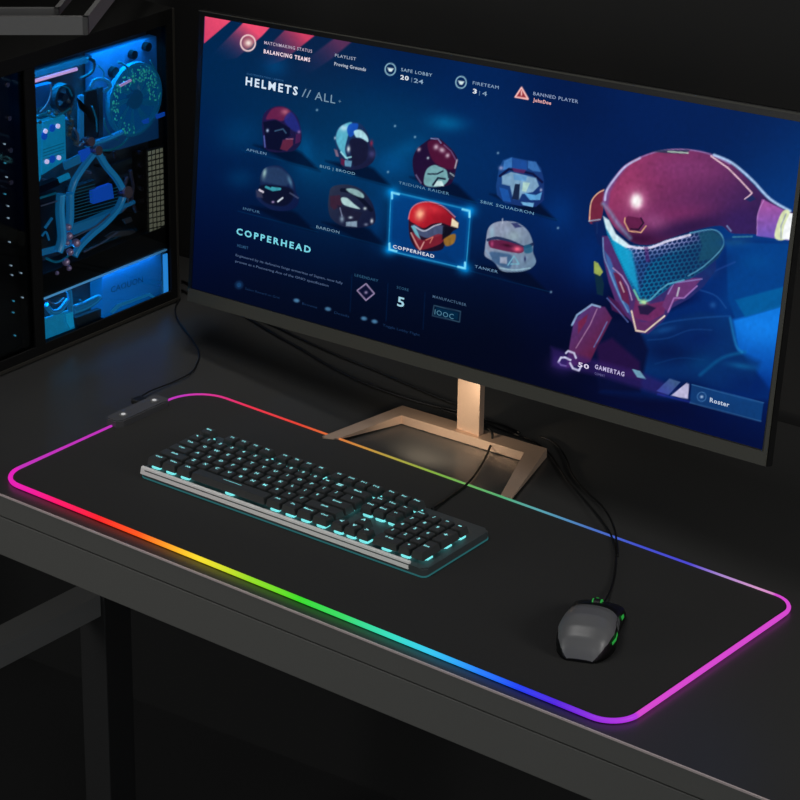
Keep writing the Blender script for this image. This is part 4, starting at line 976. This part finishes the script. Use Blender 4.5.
# tinted glass
gm = bpy.data.materials.new('tinted_glass'); gm.use_nodes = True; nt = gm.node_tree
for n in list(nt.nodes):
    if n.type == 'BSDF_PRINCIPLED': nt.nodes.remove(n)
out = [n for n in nt.nodes if n.type == 'OUTPUT_MATERIAL'][0]
tr = nt.nodes.new('ShaderNodeBsdfTransparent'); tr.inputs[0].default_value = (.86, .90, .92, 1)
gl = nt.nodes.new('ShaderNodeBsdfGlossy'); gl.inputs['Roughness'].default_value = .03; gl.inputs[0].default_value = (.6, .6, .6, 1)
fr = nt.nodes.new('ShaderNodeFresnel'); fr.inputs[0].default_value = 1.3
mx = nt.nodes.new('ShaderNodeMixShader'); nt.links.new(fr.outputs[0], mx.inputs[0]); nt.links.new(tr.outputs[0], mx.inputs[1]); nt.links.new(gl.outputs[0], mx.inputs[2]); nt.links.new(mx.outputs[0], out.inputs[0])
bm = bmesh.new(); add_box(bm, GXP-.0035, GXP-.0015, ya+.007, yb-.007, .01, zt-.01); cc(bm, 'side_glass', gm)
def prism(bm, pts, d0, d1, mi=0):
    """shape outlined at depth d0 behind the glass, extruded straight back to d1"""
    f = [C(x, y, d0) for x, y in pts]; add_prism(bm, [(GXP-d1*DK, p[1], p[2]) for p in f], f, mi)
def part(name, m, shapes, parent=None):
    bm = bmesh.new()
    for pts, d0, d1 in shapes: prism(bm, pts, d0, d1)
    return cc(bm, name, m, parent)
def rod(bm, pts, d, r, mi=0, seg=8, sm=True):
    p = [C(x, y, dd) for (x, y, dd) in [(q[0], q[1], q[2] if len(q) > 2 else d) for q in pts]]
    add_tube(bm, catmull(p, 6) if sm and len(p) > 2 else p, r, seg, mi)
# motherboard tray (back wall of the upper chamber)
bm = bmesh.new(); add_box(bm, GXP-.044, GXP-.042, .20, .55, .006, zt-.008); cc(bm, 'motherboard_tray', m_tray)
bm = bmesh.new(); add_box(bm, GXP-.042, GXP-.005, .292, .298, .006, zt-.01); cc(bm, 'front_divider', m_dark)
# shroud between chambers
sh0 = C(43.5, 295, .006); sh1 = C(170, 249.5, .006); zs = (sh0[2]+sh1[2])/2
bm = bmesh.new(); add_box(bm, GXP-.040, GXP-.006, .30, .549, zs-.003, zs+.030, bevel=.001); cc(bm, 'shroud', m_dark)
bm = bmesh.new(); add_box(bm, GXP-.0062, GXP-.0045, .30, .5425, zs-.0052, zs-.003); cc(bm, 'shroud_light', mat('shroud_light', (80, 160, 220), .4, emis=(95, 170, 225), estr=.75))
# lower chamber
bm = bmesh.new(); y0_ = C(103, 300, .014/DK)[1]
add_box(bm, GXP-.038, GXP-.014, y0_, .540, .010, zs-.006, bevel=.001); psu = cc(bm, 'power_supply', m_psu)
v, f = text_mesh('CAOUON', .0); bm = bmesh.new()
pa = np.array(C(111, 293, .0137/DK)); pb = np.array(C(143, 282, .0137/DK)); dv = (pb-pa)/(v[:, 0].max()-v[:, 0].min())
vv = [bm.verts.new(tuple(pa+dv*(p[0]-v[:, 0].min())+np.array([0, 0, 1])*p[1]*.0125)) for p in v]
for ff in f:
    try: bm.faces.new([vv[i] for i in ff])
    except ValueError: pass
cc(bm, 'lettering', mat('psu_letter_blue', (20, 74, 120), .5), psu)
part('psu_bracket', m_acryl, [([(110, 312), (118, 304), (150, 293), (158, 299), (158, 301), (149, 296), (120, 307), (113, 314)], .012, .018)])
part('light_bar', mat('shroud_edge_light', (90, 170, 230), .4, emis=(40, 140, 220), estr=.8), [([(163.5, 255), (167.5, 253.5), (168.5, 294), (164.5, 296)], .010, .016)])
part('drive_cage', m_cyan, [([(45, 320), (72, 311), (75, 328), (46, 339)], .03, .06)])
part('drive_bay', m_slate, [([(76, 318), (101, 309), (101, 325), (78, 330)], .05, .08)])
bm = bmesh.new(); rod(bm, [(46, 305), (52, 312), (60, 310), (68, 300)], .03, .004); rod(bm, [(73, 312), (84, 308), (94, 302), (100, 296)], .03, .0042); rod(bm, [(73, 307), (84, 303), (98, 296)], .03, .003); cc(bm, 'lower_tube', m_acryl)
part('lower_pump', m_cyan, [([(66, 314), (73, 312), (74, 326), (71, 329), (67, 322)], .012, .03)])
# upper chamber: blue rear panel right, ceiling radiator, light tube
part('rear_plate', mat('rear_plate_blue', (60, 110, 150), .45, noise=.35, nscale=45, emis=(0, 52, 100), estr=.6), [([(92, 55), (164, 34), (166, 136), (118, 150), (94, 150)], .10, .155)])  # plate is no lamp: emission stands in for case light on it
part('radiator', m_slate, [([(33, 72), (88, 57), (88, 63), (77, 66), (33, 78)], .10, .15)])
bm = bmesh.new(); rod(bm, [(32.5, 81.5), (76.5, 69)], .015, .0026, sm=False); cc(bm, 'light_tube', m_violet)
part('cooler_panel', mat('cooler_panel_blue', (30, 80, 120), .4, emis=(0, 40, 76), estr=.5), [([(33, 88), (52, 83), (52, 104), (33, 109)], .06, .1)])  # blue case light put into the panel as emission
# small fan behind the light tube
fc = C(62, 97, .05); bm = bmesh.new(); add_ring(bm, fc, (1, 0, 0), .014, .018, .012, 24); add_disc(bm, fc, (1, 0, 0), .005, .012, 16); cc(bm, 'small_fan', m_slate)
bm = bmesh.new(); rod(bm, [(80, 79), (92, 72), (94, 62), (88, 58)], .03, .0022); cc(bm, 'hose', m_slate)
bm = bmesh.new(); rod(bm, [(90, 88), (95, 80), (106, 80), (110, 86), (104, 92)], .03, .0026); cc(bm, 'hose', m_acryl)
# large fan
fc = np.array(C(134, 99, .062)); fan_bm = bmesh.new()
add_ring(fan_bm, fc, (1, 0, 0), .0465, .050, .008, 48)
fan = cc(fan_bm, 'case_fan', m_fan)
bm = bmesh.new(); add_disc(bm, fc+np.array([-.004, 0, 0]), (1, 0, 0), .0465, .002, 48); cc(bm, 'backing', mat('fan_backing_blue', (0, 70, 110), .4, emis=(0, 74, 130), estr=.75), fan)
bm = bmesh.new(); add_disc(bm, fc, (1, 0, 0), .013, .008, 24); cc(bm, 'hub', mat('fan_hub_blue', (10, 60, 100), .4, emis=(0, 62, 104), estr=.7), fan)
for k in range(9):
    a = 2*math.pi*k/9; bm = bmesh.new(); F = []
    for j in range(5):
        r = .014+.031*j/4; w_ = .22-.02*j
        for (dx, aa) in ((.0015, a+.28*j/4), (-.0015, a+.28*j/4+w_*2)):
            F.append(bm.verts.new((float(fc[0])+.0015+dx, float(fc[1])+r*math.cos(aa), float(fc[2])+r*math.sin(aa))))
    for j in range(4): bm.faces.new((F[2*j], F[2*j+1], F[2*j+3], F[2*j+2]))
    bmesh.ops.solidify(bm, geom=bm.faces[:], thickness=.0008); cc(bm, 'blade', m_fan, fan)
bm = bmesh.new()
for k in range(170):
    a = rng.uniform(-.3, 2.3) if k < 110 else rng.uniform(2.4, 4.6); r = rng.uniform(.024, .046) if k < 110 else rng.uniform(.034, .047)
    y, z = float(fc[1])+r*math.cos(a), float(fc[2])+r*math.sin(a); s = rng.uniform(.0005, .0011)
    add_box(bm, float(fc[0])+.0042, float(fc[0])+.0048, y-s, y+s, z-s*1.3, z+s*1.3)
cc(bm, 'led_ring', m_fdot, fan)
part('fan_light', m_violet, [([(119, 85), (131, 79), (132, 81), (121, 87)], .035, .038)])
part('fan_light', m_blue, [([(142, 121), (149, 118), (149, 123), (144, 124)], .035, .04)])
part('fan_light', m_blue, [([(156, 115), (165, 112), (165, 116), (157, 119)], .035, .04)])
for (x, y) in ((132, 54.5), (146, 46.5), (113, 72)):
    bm = bmesh.new(); add_disc(bm, C(x, y, .09), (1, 0, 0), .006 if x != 113 else .0075, .01, 16, 0)
    if x != 113: add_disc(bm, C(x, y+1, .083), (1, 0, 0), .0028, .004, 12, 1)
    cc(bm, 'bolt', [m_dark, m_fit])
# cpu block
part('cpu_block', m_cyan, [([(43, 122), (65, 115), (66, 160), (42, 175)], .05, .09), ([(36, 122), (42, 120), (41, 178), (38, 184)], .05, .09)])
for (x, y, s) in ((45, 131, 1.6), (57.5, 126, 1.8), (46.5, 161.5, 1.5), (58.5, 157.5, 1.7)):
    bm = bmesh.new(); add_disc(bm, C(x, y, .048), (1, 0, 0), .0030, .004, 14); cc(bm, 'block_light', m_led)
for (x, y) in ((52, 128), (52, 159), (44, 136)):
    bm = bmesh.new(); add_disc(bm, C(x, y, .0495), (1, 0, 0), .005, .003, 14); cc(bm, 'block_corner', m_blue)
# chain of fittings and fine cabling
bm = bmesh.new()
for (x, y, r) in ((68, 101, .0035), (71, 106, .003), (69, 112, .004), (71, 120, .0035), (70, 128, .0045), (69, 134, .004), (76, 143, .004), (62, 112, .003), (56, 113, .0035), (49, 112, .003), (40, 122, .0025), (36, 123, .002)):
    bmesh.ops.create_icosphere(bm, subdivisions=2, radius=r, matrix=Matrix.Translation(C(x, y, .035)))
rod(bm, [(68, 98), (71, 108), (68, 116), (73, 124), (70, 136), (80, 144)], .035, .0014)
cc(bm, 'cable_comb', mat('cable_comb_bronze', (120, 125, 120), .35, metal=.4))
part('memory_module', m_acryl, [([(80, 96), (84, 95), (84, 140), (80, 141)], .07, .09), ])
part('memory_module', m_trayd, [([(86, 92), (97, 89), (97, 138), (86, 141)], .07, .09), ])
part('memory_module', m_slate, [([(99, 88), (103, 87), (103, 137), (99, 138)], .07, .09), ])
part('memory_latch', m_dark, [([(78, 98), (92, 112), (97, 126), (88, 116), (80, 108)], .04, .05)])
# tubes
for (x, y) in ((88, 141.5), (95.5, 150.5), (125, 192)):
    bm = bmesh.new(); add_disc(bm, C(x, y, .02), (1, 0, .2), .0062 if x < 120 else .008, .014, 20); cc(bm, 'tube_fitting', m_fit)
def tube(pts, r, m=m_acryl, name='coolant_tube'):
    bm = bmesh.new(); rod(bm, pts, .03, r); cc(bm, name, m)
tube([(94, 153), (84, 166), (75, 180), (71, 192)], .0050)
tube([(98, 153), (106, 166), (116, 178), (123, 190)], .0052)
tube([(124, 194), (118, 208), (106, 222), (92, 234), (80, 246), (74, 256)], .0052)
tube([(86, 145), (104, 140), (122, 132)], .0040)
tube([(70, 193), (70, 215), (69, 228)], .0056)
tube([(61, 194), (60, 212), (62, 238), (58, 252)], .0064)
tube([(69, 290), (70, 300), (71, 315)], .0040)
tube([(120, 208), (134, 202)], .0030, m_acryl)
bm = bmesh.new()
for (x, y, r) in ((68, 227, .005), (69, 236, .0055), (67, 243, .004), (70, 252, .005), (66, 262, .0055), (69, 268, .004), (76, 243, .006), (57, 273, .003)):
    bmesh.ops.create_icosphere(bm, subdivisions=2, radius=r, matrix=Matrix.Translation(C(x, y, .022)))
cc(bm, 'tube_fitting', mat('fitting_pinkish', (165, 150, 175), .3, metal=.6, emis=(60, 50, 74), estr=.6))  # faint emission replaces light caught by the fittings
part('tube_bracket', m_blue, [([(80, 152), (90, 148), (91, 158), (82, 162)], .03, .045)])
part('tube_bracket', m_acryl, [([(64, 162), (80, 155), (81, 163), (66, 170)], .035, .05)])
part('tube_bracket', m_cyan, [([(58, 178), (69, 173), (71, 178), (60, 183)], .04, .05)])
# graphics card and boards
part('black_bar', m_dark, [([(38, 187), (58, 179), (60, 185), (39, 194)], .02, .06)])
part('graphics_card', m_acryl, [([(72, 226), (106, 214), (124, 204), (124, 211), (106, 222), (74, 235)], .045, .10)])
part('graphics_cooler', m_blue, [([(93, 191), (112, 184), (114, 198), (94, 204)], .04, .07)])
part('graphics_shroud', m_slate, [([(72, 188), (96, 180), (96, 188), (72, 196)], .05, .1)])
part('graphics_fan_housing', m_trayd, [([(40, 196), (57, 191), (58, 247), (42, 252)], .06, .1)])
part('graphics_back', m_dark, [([(72, 198), (120, 184), (122, 203), (74, 224)], .07, .13)])
part('lower_board', m_acryl, [([(41, 250), (60, 245), (72, 240), (72, 246), (60, 251), (42, 256)], .05, .08)])
bm = bmesh.new(); rod(bm, [(45, 228), (52, 218)], .05, .002, sm=False); rod(bm, [(42, 236), (46, 232), (49, 240)], .05, .0015); cc(bm, 'small_tube', m_acryl)
# expansion slots: brackets, screws, dark lower area with cables
part('slot_panel', m_dark, [([(136, 152), (147, 148), (149, 232), (138, 236)], .10, .13)])
for k, y in enumerate((153, 165, 176.5, 188.5, 200.5, 212, 224)):
    bm = bmesh.new(); add_disc(bm, C(139.5+k*.4, y, .095), (1, 0, 0), .0034, .006, 14); cc(bm, 'slot_screw', m_fit)
part('slot_cover', m_slate, [([(112, 165), (132, 158), (132, 163), (112, 170)], .08, .1)])
part('slot_cover', m_slate, [([(116, 177), (133, 171), (133, 176), (116, 182)], .08, .1)])
part('power_plug', m_fit, [([(113.5, 152), (115.5, 151), (116.5, 158), (114.5, 159)], .05, .06)])
bm = bmesh.new(); rod(bm, [(130, 170), (133, 186), (132, 200), (136, 212)], .07, .0025); rod(bm, [(127, 176), (124, 190), (128, 200)], .07, .003); cc(bm, 'riser_cable', mat('riser_mauve', (110, 100, 125), .4))
part('lower_cover', m_dark, [([(76, 262), (84, 240), (130, 212), (168, 212), (168, 246), (76, 280)], .08, .14)])
part('cable_connector', mat('connector_grey', (120, 120, 128), .5), [([(123, 220), (131, 217), (133, 221), (126, 224)], .06, .07), ])
part('cable_connector', mat('connector_grey', (110, 100, 110), .5), [([(105, 237), (113, 232), (134, 230), (136, 232), (130, 235), (108, 238)], .06, .07), ])
# slim wiring looms, heat-sink fins and small parts that fill the chamber
m_w1 = mat('loom_teal', (30, 120, 140), .4, emis=(0, 80, 105), estr=.5); m_w2 = mat('loom_grey', (120, 125, 140), .4, emis=(30, 34, 50), estr=.6)  # looms are unlit wires; their emission stands in for chamber light
for k, (p_, m_) in enumerate((([(34, 118), (44, 114), (54, 117), (64, 112), (70, 108)], m_w1), ([(50, 83), (51, 92), (47, 104), (40, 112)], m_w2), ([(52, 90), (60, 86), (68, 88), (72, 96)], m_w1),
        ([(74, 128), (78, 136), (78, 146), (84, 142)], m_w2), ([(104, 118), (106, 128), (112, 136), (118, 140)], m_w1), ([(92, 106), (96, 118), (97, 132)], m_w1), ([(40, 198), (56, 193)], m_w1),
        ([(41, 206), (57, 201)], m_w2), ([(72, 238), (84, 232), (96, 226), (110, 214)], m_w2), ([(100, 150), (110, 150), (120, 146), (128, 138)], m_w1), ([(120, 183), (126, 190), (128, 204), (122, 212)], m_w2),
        ([(84, 252), (100, 244), (118, 232)], m_w2), ([(46, 258), (56, 262), (66, 258), (72, 250)], m_w1), ([(46, 300), (56, 304), (64, 298)], m_w2), ([(80, 300), (88, 304), (96, 298)], m_w1),
        ([(118, 62), (126, 66), (128, 74)], m_w1), ([(98, 66), (104, 72), (102, 80)], m_w1), ([(150, 60), (156, 72), (158, 84)], m_w1))):
    bm = bmesh.new(); rod(bm, p_, .028, .0011 if k % 3 else .0016); cc(bm, 'wiring_loom', m_)
for (xa, ya_, xb, yb_2, n_k) in ((72, 200, 119, 187, 7), (74, 190, 95, 184, 3), (43, 150, 64, 143, 4)):
    for k in range(n_k):
        bm = bmesh.new(); rod(bm, [(xa, ya_+k*3.2), (xb, yb_2+k*3.2)], .05, .0005, sm=False, seg=4); cc(bm, 'fin', m_w1)
for k in range(26):
    x = rng.uniform(40, 126); y = 178-(x-40)*.3+rng.uniform(-62, 60); w2 = rng.uniform(1.2, 3.4); h2 = rng.uniform(1, 2.6)
    part('small_component', (m_w2, m_slate, m_acryl, m_dark)[k % 4], [([(x, y), (x+w2, y-w2*.3), (x+w2, y+h2-w2*.3), (x, y+h2)], .12, .16)])
# perforated rear vent, one mesh of pale cells
bm = bmesh.new()
V = [C(147.8, 151, .03), C(163.5, 147, .03), C(165.3, 231, .03), C(149.5, 234, .03)]
for i in range(4):
    for j in range(16):
        def bl_(s, t): return [(V[0][k]*(1-s)+V[1][k]*s)*(1-t)+(V[3][k]*(1-s)+V[2][k]*s)*t for k in range(3)]
        a = bl_((i+.18)/4, (j+.2)/16); c = bl_((i+.82)/4, (j+.8)/16)
        add_box(bm, a[0]-.001, a[0], min(a[1], c[1]), max(a[1], c[1]), min(a[2], c[2]), max(a[2], c[2]))
cc(bm, 'rear_vent', m_grill)
part('vent_backing', m_dark, [([(147, 150), (164, 146), (166, 232), (149, 235)], .036, .045)])
# small lights and thumb screws in the narrow front chamber
for (x, y) in ((6.5, 84.5), (8.3, 118), (9.5, 150), (10, 182)):
    bm = bmesh.new(); add_disc(bm, C(x, y, .02), (1, 0, 0), .0032, .006, 14); cc(bm, 'thumb_screw', m_fit)
mled = mat('pin_light', (140, 170, 190), .4, emis=(120, 140, 155), estr=.7); mledb = mat('pin_light_teal', (40, 110, 130), .4, emis=(40, 110, 135), estr=.8)
for (x, y, t) in ((5, 163, 1), (4.5, 144, 0), (5, 194, 1), (8, 206, 0), (8.2, 218, 0), (9.5, 242, 0), (11, 265.5, 0), (12, 275, 0), (21, 273, 0), (22.5, 297.5, 0), (13.5, 301, 1), (13.3, 312.5, 1), (15, 335.5, 1), (6.5, 177, 0)):
    bm = bmesh.new(); add_disc(bm, C(x, y, .01), (1, 0, 0), .0010, .003, 10); cc(bm, 'pin_light', mledb if t else mled)
bm = bmesh.new(); add_box(bm, GXP-.034, GXP-.030, ya+.01, .29, .01, zt-.02); cc(bm, 'front_chamber_wall', m_dark)
# the lights inside the case
def plight(loc, e, c, s=.01):
    o = light('POINT', 'case_light', loc, e, c, s); o.data.use_shadow = True
def led(name, y0, y1, z, e, tz, xd=.022, w_=.03):
    o = light('AREA', name, (GXP-xd, (y0+y1)/2, z), e, (0, .40, 1), y1-y0, (GXP-xd-.004, (y0+y1)/2, tz), w_)
    o.data.spread = math.radians(120); o.rotation_euler = (0, math.radians(0 if tz < z else 180), math.radians(90)); return o
led('top_led_strip', .31, .53, .388, .34, 0, .014, .01)
led('middle_led_strip', .31, .50, zs+.033, .07, 1, .024, .012)
led('lower_led_strip', .31, .53, zs-.007, .10, 0, .0105, .004)

# ------------------------------------------------------------------ square-tube frame hanging over the PC
m_fr = mat('hanging_frame_grey', (104, 104, 103), .6, noise=.05, nscale=200)
fz = .50
def Fz(px, py): p = at_z(px, py, fz); return np.array([float(p[0]), float(p[1])])
c0 = Fz(88, 35); dl = Fz(20, 35)-c0; dl /= np.linalg.norm(dl); du = Fz(115, 0)-c0; du /= np.linalg.norm(du)
fr_t = thing('ceiling_frame', 'pair of nested grey square-tube corners jutting in above the computer', 'hanging frame', (float(c0[0]), float(c0[1]), fz))
def fbar(name, o, d, n, l, w_, z0, z1):
    q = [o, o+d*l, o+d*l+n*w_, o+n*w_]
    bm = bmesh.new(); add_prism(bm, [(p[0]-c0[0], p[1]-c0[1], z0-fz) for p in q], [(p[0]-c0[0], p[1]-c0[1], z1-fz) for p in q])
    mesh_obj(name, bm, m_fr, fr_t)
fbar('frame_bar', c0, dl, du, .75, .006, fz, fz+.022)
fbar('frame_bar', c0, du, dl, .45, .006, fz, fz+.022)
c1 = c0+du*.044+dl*.044
fbar('inner_bar', c1, dl, du, .68, .006, fz+.010, fz+.0195)
fbar('inner_bar', c1, du, dl, .38, .006, fz+.010, fz+.0195)
fbar('cross_bar', c0+dl*.30, du, dl, .43, .02, fz+.004, fz+.018)
for s_, t_ in ((.30, .0), (.70, .0), (.30, .40)):
    fbar('hanger_rod', c0+dl*s_+du*t_, dl, du, .012, .012, fz+.01, 2.0)
